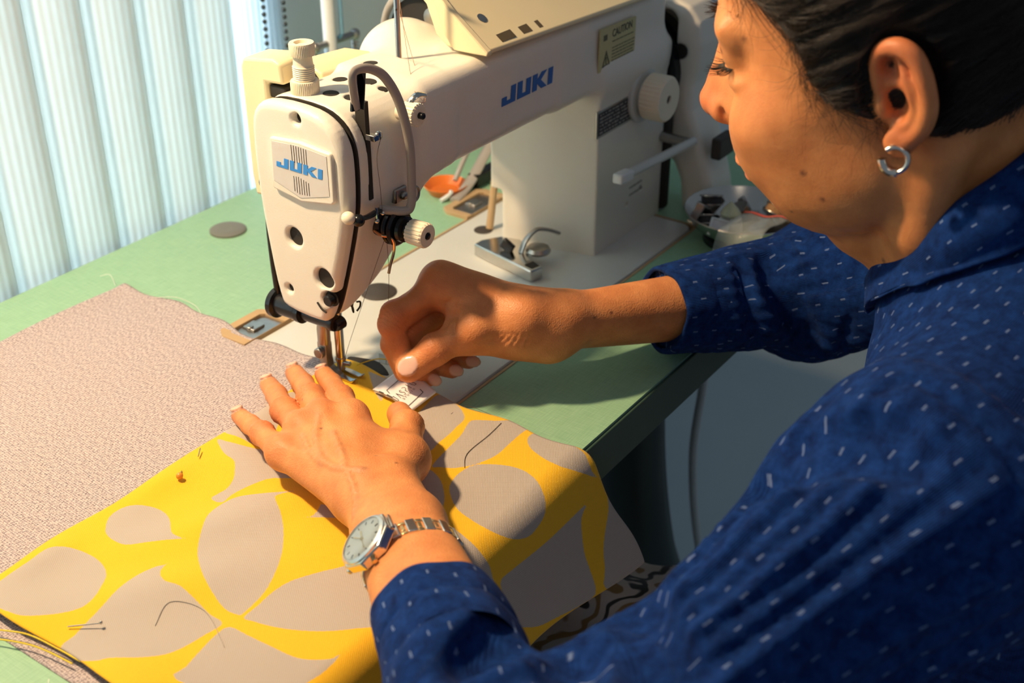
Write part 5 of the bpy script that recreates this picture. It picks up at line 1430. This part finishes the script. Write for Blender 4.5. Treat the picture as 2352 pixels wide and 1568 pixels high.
# wisps
M2 = 230
z = rng.uniform(-.018, .060, M2); y = hairline(z, 0)+rng.uniform(-.008, .004, M2)
P0 = np.stack([-np.interp(z, HT[::-1, 0], HT[::-1, 3])*.97, y, z], 1)
D0 = np.stack([-.15*np.ones(M2), rng.normal(-.05, .5, M2), -.8+rng.normal(0, .4, M2)], 1)
A = strands(P0, D0, rng.uniform(.010, .034, M2), .0005+rng.random(M2)*.0025, None, .22, 9)
V2, F2 = ribbons(A@HM+HC, rng.uniform(.00006, .00011, M2))
# forehead fringe wisps
M3 = 60
z = rng.uniform(.055, .075, M3); y = rng.uniform(.050, .072, M3)
P0 = np.stack([-.052*np.ones(M3), y, z], 1); D0 = np.stack([-.1*np.ones(M3), rng.uniform(-.2, .7, M3), -.8*np.ones(M3)], 1)
A = strands(P0, D0, rng.uniform(.012, .035, M3), .001+rng.random(M3)*.002, None, .3, 9)
V3_, F3 = ribbons(A@HM+HC, rng.uniform(.00006, .0001, M3))
Vh = np.concatenate([V1, V2, V3_]); Fh = np.concatenate([F1, F2+len(V1), F3+len(V1)+len(V2)])
M_str = mat('hair_strand', (0.035, 0.024, 0.020), .38, spec=.5, var=(90, .5))
mesh_obj('strands', Vh, Fh, M_str, HAIR)
# eyebrow and lashes
def hairs(name, roots, dirs, lens, rad, bend, par):
    A = []
    for r, d, l in zip(roots, dirs, lens):
        d = nrm(d); A.append([r+d*l*t+np.array(bend)*l*t*t for t in np.linspace(0, 1, 7)])
    A = np.array(A); V_, F_ = ribbons(A@HM+HC, np.full(len(A), rad)); return mesh_obj(name, V_, F_, M_hair, par)
SHd = Sdf(); SHd.add(lambda P: f_head(P), 0)
for sx in (-1, 1):
    rt, dr_, ln_ = [], [], []
    for k in range(170):
        t = rng.random(); p = np.array([sx*(.008+.040*t), .104-.030*t*t, .0400+.0065*math.sin(t*2.2)+rng.normal(0, .0016)])
        rt.append(p); dr_.append([sx*(.2+.7*t), .9-1.3*t+rng.normal(0, .15), .45-.2*t+rng.normal(0, .3)]); ln_.append(rng.uniform(.006, .011)*(1-.5*t))
    rt = np.array(rt)
    d = S.eval(rt.astype(np.float32))*0
    for _ in range(8):
        dd = f_head(rt.astype(np.float32)); rt[:, 1] -= dd*.8
    rt[:, 1] -= .0010
    hairs('eyebrow', rt, dr_, ln_, .00024, (0, .2, 0), PER)
    rt, dr_, ln_ = [], [], []
    for k in range(46):
        t = k/45; a = math.radians(-62+124*t)
        p = np.array([sx*.0315+.0128*math.sin(a)*1.0, .0742+.0130*math.cos(a), .0175+.0012*math.cos(a)])
        rt.append(p); dr_.append([math.sin(a)*.8, math.cos(a)*.9, -.45+rng.normal(0, .12)]); ln_.append(rng.uniform(.0080, .0120))
    hairs('eyelashes', rt, dr_, ln_, .00034, (0, .1, .5), PER)

# --- blue shirt
M_shirt = bpy.data.materials.new('blue_dashed_cotton'); M_shirt.use_nodes = True
nt = M_shirt.node_tree; N = nt.nodes; L = nt.links; B = N['Principled BSDF']
B.inputs['Roughness'].default_value = .9; B.inputs['Specular IOR Level'].default_value = .06; B.inputs['Sheen Weight'].default_value = .02
sa = N.new('ShaderNodeAttribute'); sa.attribute_name = 'suv'
sp = N.new('ShaderNodeSeparateXYZ'); L.new(sa.outputs['Vector'], sp.inputs[0])
def mth(op, a, b=None, c_=None):
    m = N.new('ShaderNodeMath'); m.operation = op
    for i, q in enumerate((a, b, c_)):
        if q is None: continue
        if isinstance(q, (int, float)): m.inputs[i].default_value = q
        else: L.new(q, m.inputs[i])
    return m.outputs[0]
row = mth('DIVIDE', sp.outputs['Y'], .0125); rowi = mth('FLOOR', row); rowf = mth('FRACT', row)
off = mth('FRACT', mth('MULTIPLY', mth('SINE', mth('MULTIPLY', rowi, 12.9898)), 43758.5))
col_ = mth('ADD', mth('DIVIDE', sp.outputs['X'], .0200), off); colf = mth('FRACT', col_)
nz = N.new('ShaderNodeTexNoise'); nz.inputs['Scale'].default_value = 260; nz.inputs['Detail'].default_value = 2; L.new(sa.outputs['Vector'], nz.inputs['Vector'])
jx = mth('MULTIPLY', mth('SUBTRACT', nz.outputs['Fac'], .5), .22)
mx_ = mth('LESS_THAN', mth('ABSOLUTE', mth('SUBTRACT', mth('ADD', colf, jx), .5)), .10)
my_ = mth('LESS_THAN', mth('ABSOLUTE', mth('SUBTRACT', mth('ADD', rowf, mth('MULTIPLY', jx, .4)), .5)), .050)
hf = mth('GREATER_THAN', mth('SINE', mth('MULTIPLY', sp.outputs['Y'], 2*math.pi/.0011)), -.35)
dash = mth('MULTIPLY', mth('MULTIPLY', mx_, my_), mth('ADD', mth('MULTIPLY', hf, .6), .3))
n5 = N.new('ShaderNodeTexNoise'); n5.inputs['Scale'].default_value = 130; n5.inputs['Detail'].default_value = 7; n5.inputs['Roughness'].default_value = .7
tcn = N.new('ShaderNodeTexCoord'); L.new(tcn.outputs['Object'], n5.inputs['Vector'])
crs = N.new('ShaderNodeValToRGB'); crs.color_ramp.elements[0].position = .34; crs.color_ramp.elements[0].color = (0.0035, 0.014, 0.080, 1); crs.color_ramp.elements[1].position = .68; crs.color_ramp.elements[1].color = (0.009, 0.045, 0.205, 1)
L.new(n5.outputs['Fac'], crs.inputs['Fac'])
cc_ = mixc(dash, crs.outputs['Color'], (0.16, 0.235, 0.44))
L.new(cc_, B.inputs['Base Color'])
bw = mth('MULTIPLY', mth('SINE', mth('MULTIPLY', sp.outputs['Y'], 2*math.pi/.0011)), .4)
bw = mth('ADD', bw, n5.outputs['Fac'])
bp = N.new('ShaderNodeBump'); bp.inputs['Strength'].default_value = .45; bp.inputs['Distance'].default_value = .0006; L.new(bw, bp.inputs['Height']); L.new(bp.outputs['Normal'], B.inputs['Normal'])

CUL = LWR[1]+(EL-LWR[1])*.42          # left cuff centre
CUR = RWR[1]+(ER-RWR[1])*.40          # right cuff centre
S = Sdf()
S.cone(SLs, SRs, .060, .060, k=.05)
S.ell((.112, -.475, .045), (.160, .118, .180), k=.06)
S.ell((.125, -.560, -.140), (.165, .130, .170), k=.06)
S.cone(LW((0, -.030, -.135)), NB+np.array([0, -.02, -.04]), .060, .085, k=.045)
S.cone(SLs, MIDL, .061, .0470, k=.040)
S.cone(MIDL, EDN, .0470, .0450, k=.010)
S.cone(EDN, CUL, .0460, .0310, k=.014)
S.cone(SRs, ER, .060, .052, k=.040)
S.cone(ER, CUR, .048, .0315, k=.025)
# neck opening, cuff openings
S.cone(LW((0, -.020, -.060)), LW((0, -.022, -.140)), .052, .050, k=.006, op='s')
S.chain([LW((-.006, .045, -.120)), LW((-.004, .060, -.170))], [.022, .006], k=.010, op='s')
def f_half(c, n):
    c = np.asarray(c, np.float32); n = np.asarray(nrm(n), np.float32)
    return lambda P: (P-c)@n
# cut only near each cuff
def f_cuff(c, n, R):
    c = np.asarray(c, np.float32); n = np.asarray(nrm(n), np.float32)
    def f(P):
        q = P-c; t = q@n; rr = np.sqrt(np.maximum((q*q).sum(1)-t*t, 0))
        return np.maximum(-t, np.maximum(rr-R, t-.10))
    return f
dL = nrm(LWR[1]-EL); dR = nrm(RWR[1]-ER)
S.add(f_cuff(CUL, dL, .07), .002, 's'); S.add(f_cuff(CUR, dR, .06), .002, 's')
# folds
def bone_uv(P, a, b):
    a = np.asarray(a); ax = nrm(b-a); q = P-a; t = q@ax; r = q-t[:, None]*ax
    u = nrm(np.cross(ax, [.2, .1, 1.0])); w = np.cross(ax, u)
    return t, np.arctan2(r@w, r@u), np.sqrt((r*r).sum(1))
LEN_UL = float(np.linalg.norm(EL-SLs))
def f_folds(P):
    P = np.asarray(P, float)
    d = .0032*val_noise(P, 18, 1)+.0012*val_noise(P, 46, 2)
    t, a, r = bone_uv(P, SLs, EL)
    m = np.exp(-np.maximum(r-.09, 0)/.01)*np.clip(t/.04, 0, 1)*np.clip((LEN_UL+.03-t)/.05, 0, 1)
    d = d+m*(.0019*np.sin(a*24+1.2*np.sin(t*14))+.0014*np.sin(a*11+t*9))
    t2, a2, r2 = bone_uv(P, EL, CUL)
    m2 = np.exp(-np.maximum(r2-.07, 0)/.01)*np.clip((t2+.02)/.03, 0, 1)
    d = d+m2*.0016*np.sin(t2*120+2*np.sin(a2*2))*np.clip((.11-t2)/.08, 0, 1)
    t3, a3, r3 = bone_uv(P, ER, CUR)
    m3 = np.exp(-np.maximum(r3-.07, 0)/.01)*np.clip((t3+.05)/.04, 0, 1)
    d = d+m3*(.0010*np.sin(a3*22)+.0016*np.sin(t3*95+a3*1.5)*np.clip((.10-t3)/.08, 0, 1))
    return d.astype(np.float32)
S.add(f_folds, 0, 'd')
def ray_hit(S, x, y, t0=.35, t1=1.1):
    d = FWD+RIGHT*((x-1176)/2897)-UP*((y-784)/2897); ts = np.linspace(t0, t1, 700)
    P = (CAM+ts[:, None]*d).astype(np.float32); v = S.eval(P); k = np.argmax(v < 0)
    return P[k].astype(float) if v[k] < 0 else None
def crease(pts, r, k, depth=0.0):
    q = [ray_hit(S, *a) for a in catmull(np.array(pts, float), 3)]
    q = [a for a in q if a is not None]
    q = [q[0]]+[b for a, b in zip(q, q[1:]) if np.linalg.norm(b-a) < .05]
    return [(a+nrm(a-CAM)*depth) for a in q], r, k
CR = [crease([(1548, 1285), (1492, 1330), (1452, 1390), (1460, 1450), (1500, 1510), (1560, 1575)], .0045, .016, .001),
      crease([(1330, 1445), (1240, 1425), (1170, 1440), (1110, 1490), (1075, 1530)], .0040, .016, .001),
      crease([(1345, 1440), (1315, 1500), (1300, 1566)], .0040, .014, .001),
      crease([(1740, 1130), (1800, 1075), (1900, 1030), (2000, 1025), (2110, 1065)], .0030, .016, .0),
      crease([(1790, 1040), (1880, 985), (1990, 975), (2080, 985)], .0022, .012, .0),
      crease([(2000, 905), (2090, 870), (2190, 925), (2290, 1010), (2345, 1100)], .0010, .005, .0),
      crease([(1762, 590), (1790, 660), (1835, 740), (1880, 835)], .0032, .014, .001),
      crease([(1700, 600), (1720, 690), (1740, 790)], .0015, .010, .0),
      crease([(1955, 720), (1935, 790), (1915, 860)], .0010, .006, .0)]
for q, r, k in CR:
    r = r*(1.75 if r > .002 else 1.2)
    if len(q) > 1: S.chain(q, [r*.4]+[r]*(len(q)-2)+[r*.4], k=k, op='s')
SHIRT = S
V, F = S.mesh((-.365, -.72, -.30), (.365, -.115, .285), .0027)
V = laplace(V, F, 2)
def shirt_uv(P):
    segs = [(SLs, EL, .060), (EL, CUL, .045), (SRs, ER, .056), (ER, CUR, .042)]
    best = np.full(len(P), 1e9); uv = np.zeros((len(P), 3))
    tt = P-np.array([.112, -.475, .045]); R0 = .135
    dt = np.abs(np.sqrt((tt[:, 0]/.16)**2+(tt[:, 1]/.118)**2)-1)*.12+.012
    uv[:, 0] = P[:, 2]-np.sqrt((P[:, 0]-.11)**2+(P[:, 1]+.46)**2); uv[:, 1] = np.arctan2(tt[:, 0], tt[:, 1])*R0+3; best = dt
    acc = 0
    for i, (a, b, r) in enumerate(segs):
        t, an, rr = bone_uv(P, a, b); Lb = float(np.linalg.norm(b-a))
        e = np.abs(rr-r)+np.maximum(-t-.01, 0)*2+np.maximum(t-Lb-.01, 0)*2
        m = e < best; best = np.where(m, e, best)
        uv[m, 0] = t[m]+i*1.0; uv[m, 1] = an[m]*r+.5
    return uv
SHV, SHF = V, F
shirt = mesh_obj('shirt', V, F, M_shirt, PER, attrs={'suv': shirt_uv(V)})
# turned-up cuff hems
for c, d, r in ((CUL, dL, .0330), (CUR, dR, .0325)):
    n_ = 72; u_ = nrm(np.cross(d, [0, 0, 1.])); w_ = np.cross(u_, d); V = []; uvs = []
    prof = [(.0045, r-.0042), (.0060, r-.0020), (.0052, r), (.0, r+.0006), (-.010, r+.0012), (-.0205, r+.0016), (-.0220, r+.0004), (-.0235, r+.0016), (-.034, r+.0022), (-.045, r+.001)]
    for j, (h_, rr_) in enumerate(prof):
        for k in range(n_):
            a = 2*math.pi*k/n_; q = rr_+.0011*math.sin(a*3+j*.3)+.0007*math.sin(a*7+1)
            V.append(c+d*h_+q*(math.cos(a)*u_+math.sin(a)*w_)); uvs.append((h_+.31, a*r, 0))
    F = np.array([(j*n_+k, j*n_+(k+1) % n_, (j+1)*n_+(k+1) % n_, (j+1)*n_+k) for j in range(len(prof)-1) for k in range(n_)])
    o = mesh_obj('cuff', np.array(V), F, M_shirt, shirt, attrs={'suv': np.array(uvs)}); ss = o.modifiers.new('s', 'SUBSURF'); ss.levels = ss.render_levels = 1
# collar leaf
inner = [(-.018, .034, -.120), (-.040, .018, -.103), (-.0555, -.006, -.080), (-.0590, -.026, -.064), (-.052, -.048, -.053), (-.030, -.066, -.046), (0, -.073, -.044), (.030, -.066, -.046), (.052, -.048, -.053), (.0590, -.026, -.064), (.0555, -.006, -.080), (.040, .018, -.103), (.018, .034, -.120)]
outer = [(-.0330, .0300, -.152), (-.0600, .004, -.136), (-.0760, -.016, -.112), (-.0800, -.036, -.096), (-.072, -.062, -.086), (-.042, -.086, -.080), (0, -.094, -.078), (.042, -.086, -.080), (.072, -.062, -.086), (.0800, -.036, -.096), (.0760, -.016, -.112), (.0600, .004, -.136), (.0330, .0300, -.152)]
ci, co = catmull(inner, 8), catmull(outer, 8); nn_ = len(ci); K = 12; V = []
for j in range(K+1):
    t = j/K
    mid = ci*(1-t)+co*t
    cen = np.array([0, -.02, 0])
    out = mid-np.array([0, -.022, 0]); out[:, 2] = 0; out /= np.linalg.norm(out, axis=1)[:, None]
    V.append(mid+out*(.0085*math.sin(math.pi*min(t*1.15, 1))**.8)+np.array([0, 0, .0050*math.sin(math.pi*t)]))
V = np.array(V); Vc = V.reshape(-1, 3)
F = np.array([(j*nn_+i, j*nn_+i+1, (j+1)*nn_+i+1, (j+1)*nn_+i) for j in range(K) for i in range(nn_-1)])
Vw = Vc@HM+HC
for _ in range(5):      # lift the leaf clear of the shirt body
    dd = SHIRT.eval(Vw.astype(np.float32)); gr = np.zeros_like(Vw)
    for i in range(3):
        o = np.zeros(3); o[i] = .003; gr[:, i] = SHIRT.eval((Vw+o).astype(np.float32))-SHIRT.eval((Vw-o).astype(np.float32))
    gr /= np.linalg.norm(gr, axis=1)[:, None]+1e-9
    Vw = Vw+gr*np.clip(.0042-dd, 0, .02)[:, None]
Vw = laplace(Vw, F, 3)
suv = np.stack([np.tile(np.arange(nn_)*.0045, K+1), np.repeat(np.arange(K+1)*.0035, nn_), np.zeros(len(Vc))], 1)
col = mesh_obj('collar', Vw, F, M_shirt, shirt, attrs={'suv': suv}); so = col.modifiers.new('thick', 'SOLIDIFY'); so.thickness = .0024; so.offset = 0
ss = col.modifiers.new('s', 'SUBSURF'); ss.levels = ss.render_levels = 1
# --- patterned skirt over the lap
M_skirt = bpy.data.materials.new('printed_skirt'); M_skirt.use_nodes = True
nt = M_skirt.node_tree; N = nt.nodes; L = nt.links; B = N['Principled BSDF']; B.inputs['Roughness'].default_value = .6
tcn = N.new('ShaderNodeTexCoord'); wv = N.new('ShaderNodeTexWave'); wv.wave_type = 'RINGS'; wv.inputs['Scale'].default_value = 12; wv.inputs['Distortion'].default_value = 7; wv.inputs['Detail'].default_value = 1.5; wv.inputs['Detail Scale'].default_value = 2.5
L.new(tcn.outputs['Object'], wv.inputs['Vector'])
cs_ = N.new('ShaderNodeValToRGB'); cs_.color_ramp.elements[0].position = .05; cs_.color_ramp.elements[0].color = (0.035, 0.028, 0.02, 1); cs_.color_ramp.elements[1].position = .13; cs_.color_ramp.elements[1].color = (0.62, 0.53, 0.45, 1)
e = cs_.color_ramp.elements.new(.85); e.color = (0.60, 0.51, 0.42, 1); e = cs_.color_ramp.elements.new(.93); e.color = (0.30, 0.17, 0.05, 1)
L.new(wv.outputs['Fac'], cs_.inputs['Fac']); L.new(cs_.outputs['Color'], B.inputs['Base Color'])
S = Sdf()
S.ell((.125, -.58, -.22), (.180, .140, .120), k=.05)
for hx, kx in ((.045, -.020), (.205, .070)):
    S.cone((hx, -.56, -.240), (kx, -.13, -.245), .100, .075, k=.06)
    S.cone((kx, -.13, -.245), (kx, -.12, -.46), .075, .082, k=.04)
S.add(lambda P: (.0045*np.sin(P[:, 0]*70+P[:, 1]*35)+.003*np.sin(P[:, 0]*31-P[:, 1]*52)).astype(np.float32), 0, 'd')
S.add(f_half((0, 0, -.44), (0, 0, 1)), .004, 's')
V, F = S.mesh((-.12, -.75, -.50), (.36, -.03, -.06), .0045)
mesh_obj('skirt', laplace(V, F, 2), F, M_skirt, PER)
# ------------------------------------------------------------------ wristwatch on the left wrist
wf = nrm(EL-LWR[1]); ww_ = nrm(np.cross(wf, upL)); wu = np.cross(ww_, wf)
wc = LWR[1]+(EL-LWR[1])*.15
WA, WB = .0262, .0192
def wring(th, da=0.0, dl=0.0):
    a = math.radians(th)
    return wc+(WA+da)*math.cos(a)*ww_+(WB+da)*math.sin(a)*wu+wf*dl
def wframe(th):
    a = math.radians(th)
    n = nrm(math.cos(a)/WA*ww_+math.sin(a)/WB*wu); t = nrm(np.cross(wf, n)); return n, t
M_silver = mat('brushed_watch_steel', (0.78, 0.74, 0.68), .20, metal=1.0, var=(260, .06))
M_goldt = mat('gilt_watch_trim', (0.80, 0.60, 0.30), .22, metal=1.0, var=(260, .06))
WT = empty('wristwatch', tuple(wc), 'steel bracelet wristwatch with pale round dial on the left wrist', 'watch')
TD = 49
n0, t0 = wframe(TD); c0 = wring(TD, .0022)
Rw = np.stack([wf, t0, n0], 1)
def wp(a, b, h): return c0+wf*a+t0*b+n0*h
oct_ = []
for k in range(8):
    a = math.radians(22.5+45*k); oct_.append((.0172*math.cos(a), .0172*math.sin(a)))
MB().prism([(a, b) for a, b in oct_], c0-n0*.001, wf, t0, n0*.0066).build('case', M_silver, WT, bevel=.0011, seg=3)
MB().prism([(-.0075, .0150), (.0075, .0150), (.0062, 0.0176), (-.0062, 0.0176)], c0, wf, t0, n0*.0030).build('lug', M_silver, WT, bevel=.0008)
MB().prism([(.0075, -.0160), (-.0075, -.0160), (-.0062, -0.0176), (.0062, -0.0176)], c0, wf, t0, n0*.0030).build('lug', M_silver, WT, bevel=.0008)
MB().lathe(c0+n0*.0056, n0, [(0, .0152), (.0008, .0152), (.0018, .0138), (.0018, .0132), (.0004, .0127)], 64, capends=False).build('bezel', M_silver, WT)
MB().lathe(c0+n0*.0058, n0, [(0, .0129), (.0002, .0129)], 48).build('dial', mat('pale_blue_dial', (0.62, 0.70, 0.70), .3, var=(90, .05)), WT)
mk = MB()
for k in range(12):
    a = 2*math.pi*k/12; ca, sa = math.cos(a), math.sin(a); Rm = np.stack([wf*ca+t0*sa, -wf*sa+t0*ca, n0], 1)
    mk.box(wp(.0104*ca, .0104*sa, .0062), (.0020, .0005, .0003), Rm)
mk.build('hour_marks', M_ink, WT, smooth=False)
def whand(deg, l, w, nm):
    a = math.radians(deg); ca, sa = math.cos(a), math.sin(a); Rm = np.stack([wf*ca+t0*sa, -wf*sa+t0*ca, n0], 1)
    MB().box(wp((l/2-.001)*ca, (l/2-.001)*sa, .0065), (l, w, .0003), Rm).build(nm, M_goldt, WT)
whand(-172, .0078, .0009, 'hour_hand'); whand(150, .0098, .0007, 'minute_hand'); whand(5, .0092, .0003, 'second_hand')
MB().lathe(c0+n0*.0062, n0, [(0, .0010), (.0008, .0009)], 16).build('hand_pin', M_goldt, WT)
M_crys = mat('watch_crystal', (1, 1, 1), .02, trans=1.0, spec=.5)
MB().lathe(c0+n0*.0070, n0, [(0, .0130), (.0003, .0130), (.0006, .010), (.0007, .003)], 48).build('crystal', M_crys, WT)
MB().lathe(wp(.0160, 0, .002), wf, [(0, .0014), (.0026, .0016), (.0030, .0011)], 16).build('crown', M_goldt, WT)
# bracelet links all the way round
def arc(th0, th1):
    ths = np.linspace(th0, th1, 400); P = np.array([wring(t) for t in ths]); L_ = np.concatenate([[0], np.cumsum(np.linalg.norm(np.diff(P, axis=0), axis=1))]); return ths, L_
ths, L_ = arc(TD, TD+360)
a0 = float(np.interp(0.0085, L_, ths)); a1 = float(np.interp(L_[-1]-0.0085, L_, ths)); ths, L_ = arc(a0, a1)
nl = int(L_[-1]/.0088)
for k in range(nl):
    th = float(np.interp((k+.5)*L_[-1]/nl, L_, ths)); n_, t_ = wframe(th); c = wring(th, .0010); Rm = np.stack([wf, t_, n_], 1)
    MB().box(c, (.0130, .0054, .0022), Rm).build('bracelet_link', M_silver, WT, bevel=.0007, seg=3)
    th2 = float(np.interp((k+1.0)*L_[-1]/nl, L_, ths)); n2, t2 = wframe(th2); c2 = wring(th2, .0006); Rm2 = np.stack([wf, t2, n2], 1)
    j = MB(); j.box(c2, (.0060, .0024, .0016), Rm2)
    for s in (-1, 1): j.box(c2+wf*s*.0050, (.0026, .0036, .0018), Rm2)
    j.build('connector', M_goldt, WT, bevel=.0005)

# ------------------------------------------------------------------ hoop earring
EG = empty('hoop_earring', tuple(LW((-.078, -.005, -.032))), 'small thick silver hoop earring in the ear lobe of the woman', 'earring')
ec = np.array([-.0800, -.0025, -.0300])
P = []
for a in np.linspace(math.radians(60), math.radians(372), 40):
    P.append(ec+np.array([.0012*math.sin(a), .0063*math.cos(a), .0063*math.sin(a)]))
Pw = np.array([LW(p) for p in P])
MB().tube(Pw, .0015, 12, flat=1.5, upv=HM[0]).build('hoop', M_silver, EG)
MB().tube(np.array([LW(p) for p in P[26:]]), .0024, 12, flat=1.3, upv=HM[0]).build('front_band', M_silver, EG)

# ------------------------------------------------------------------ folded woven label
A_ = px(857, 893, .0085); B_ = px(928, 840, .0165); D_ = px(943, 937, .0095)
nl_ = nrm(np.cross(B_-A_, D_-A_)); nl_ = nl_ if nl_[2] > 0 else -nl_
def lab(s, t, lift=0.0):
    s2 = s*(1-.24*t)
    bow = .0022*math.sin(math.pi*min(max(t, 0), 1))*(1-.3*s)
    return A_+(B_-A_)*s2+(D_-A_)*t+nl_*(bow+lift)
def lab0(s, t, lift=0.0): return lab(s/(1-.24*t), t, lift)
M_lbl = mat('white_satin_ribbon', (0.82, 0.80, 0.82), .5, sheen=.2, var=(120, .02))
LB = empty('woven_label', tuple(A_), 'folded white woven label with black JASPIG STUDIO lettering held between both hands', 'label')
V = []; ns, nt_ = 16, 24
ts = [-.0]+list(np.linspace(0, 1, nt_))
for t in np.linspace(0, 1, nt_):
    for s in np.linspace(-.02, 1.0, ns): V.append(lab(s, t))
for k in range(1, 6):
    a = math.pi*k/5
    for s in np.linspace(-.02, 1.0, ns): V.append(lab(s, 1.0)+nrm(D_-A_)*.0014*math.sin(a)+nl_*(-.0014+.0014*math.cos(a)))
for t in np.linspace(.97, .02, nt_):
    for s in np.linspace(-.02, 1.0, ns): V.append(lab(s, t)-nl_*(.0028-.0008*(1-t)))
nr = len(V)//ns; F = np.array([(i*ns+j, i*ns+j+1, (i+1)*ns+j+1, (i+1)*ns+j) for i in range(nr-1) for j in range(ns-1)])
o = mesh_obj('ribbon', np.array(V), F, M_lbl, LB); so = o.modifiers.new('thick', 'SOLIDIFY'); so.thickness = .00035; so.offset = 1
def stroke(pts, w, mb):
    for i in range(len(pts)-1):
        (s0, t0_), (s1, t1) = pts[i], pts[i+1]
        for k in range(4):
            a, b = k/4, (k+1)/4
            p = lab0(s0+(s1-s0)*a, t0_+(t1-t0_)*a, .0005); q = lab0(s0+(s1-s0)*b, t0_+(t1-t0_)*b, .0005)
            mb.tube([p, q], w, 6, flat=.35, upv=nl_)
mb = MB()
stroke([(.052, .427), (.096, .308), (.640, .261), (.599, .382)], .00026, mb)
stroke([(.563, .800), (.538, .898), (.007, .941), (.0, .859)], .00026, mb)
stroke([(-.020, .20), (-.022, .32)], .0005, mb); stroke([(-.020, .42), (-.022, .56)], .0005, mb)
mb.build('print_frame', M_ink, LB, smooth=False)
GL = {'J': [[(.1, .95), (.75, .95)], [(.55, .95), (.55, .2), (.35, 0), (.05, .05)]], 'A': [[(0, 0), (.45, 1), (.95, 0)]],
      'S': [[(.85, .85), (.5, 1), (.15, .8), (.45, .52), (.8, .3), (.5, 0), (.1, .1)]], 'P': [[(.1, 0), (.1, .45)], [(.1, 1), (.6, 1), (.85, .75), (.6, .48), (.1, .45)]],
      'I': [[(.4, 0), (.4, 1)]], 'G': [[(.95, 1), (.3, 1), (.05, .6), (.05, .3), (.3, 0), (.9, 0), (.9, .5), (.5, .5)]],
      'T': [[(0, 1), (.9, 1)], [(.45, 1), (.45, 0)]], 'U': [[(.1, 1), (.1, .2), (.4, 0), (.75, .2), (.75, 1)]], 'D': [[(.1, 0), (.1, 1), (.6, .9), (.8, .5), (.6, .1), (.1, 0)]],
      'O': [[(.45, 0), (.1, .3), (.1, .7), (.45, 1), (.8, .7), (.8, .3), (.45, 0)]]}
def label_text(word, s0, s1, t_base0, t_base1, hgt, w, name):
    mb = MB(); n_ = len(word); adv = (s1-s0)/n_
    for i, ch in enumerate(word):
        tb = t_base0+(t_base1-t_base0)*i/(n_-1)
        for st in GL[ch]: stroke([(s0+adv*(i+.10+x*.74), tb-y*hgt) for x, y in st], w, mb)
    mb.build(name, M_ink, LB, smooth=False)
label_text('JASPIG', -.045, .665, .715, .645, .165, .00020, 'label_lettering')
label_text('STUDIO', .080, .52, .775, .735, .048, .00013, 'label_small_lettering')
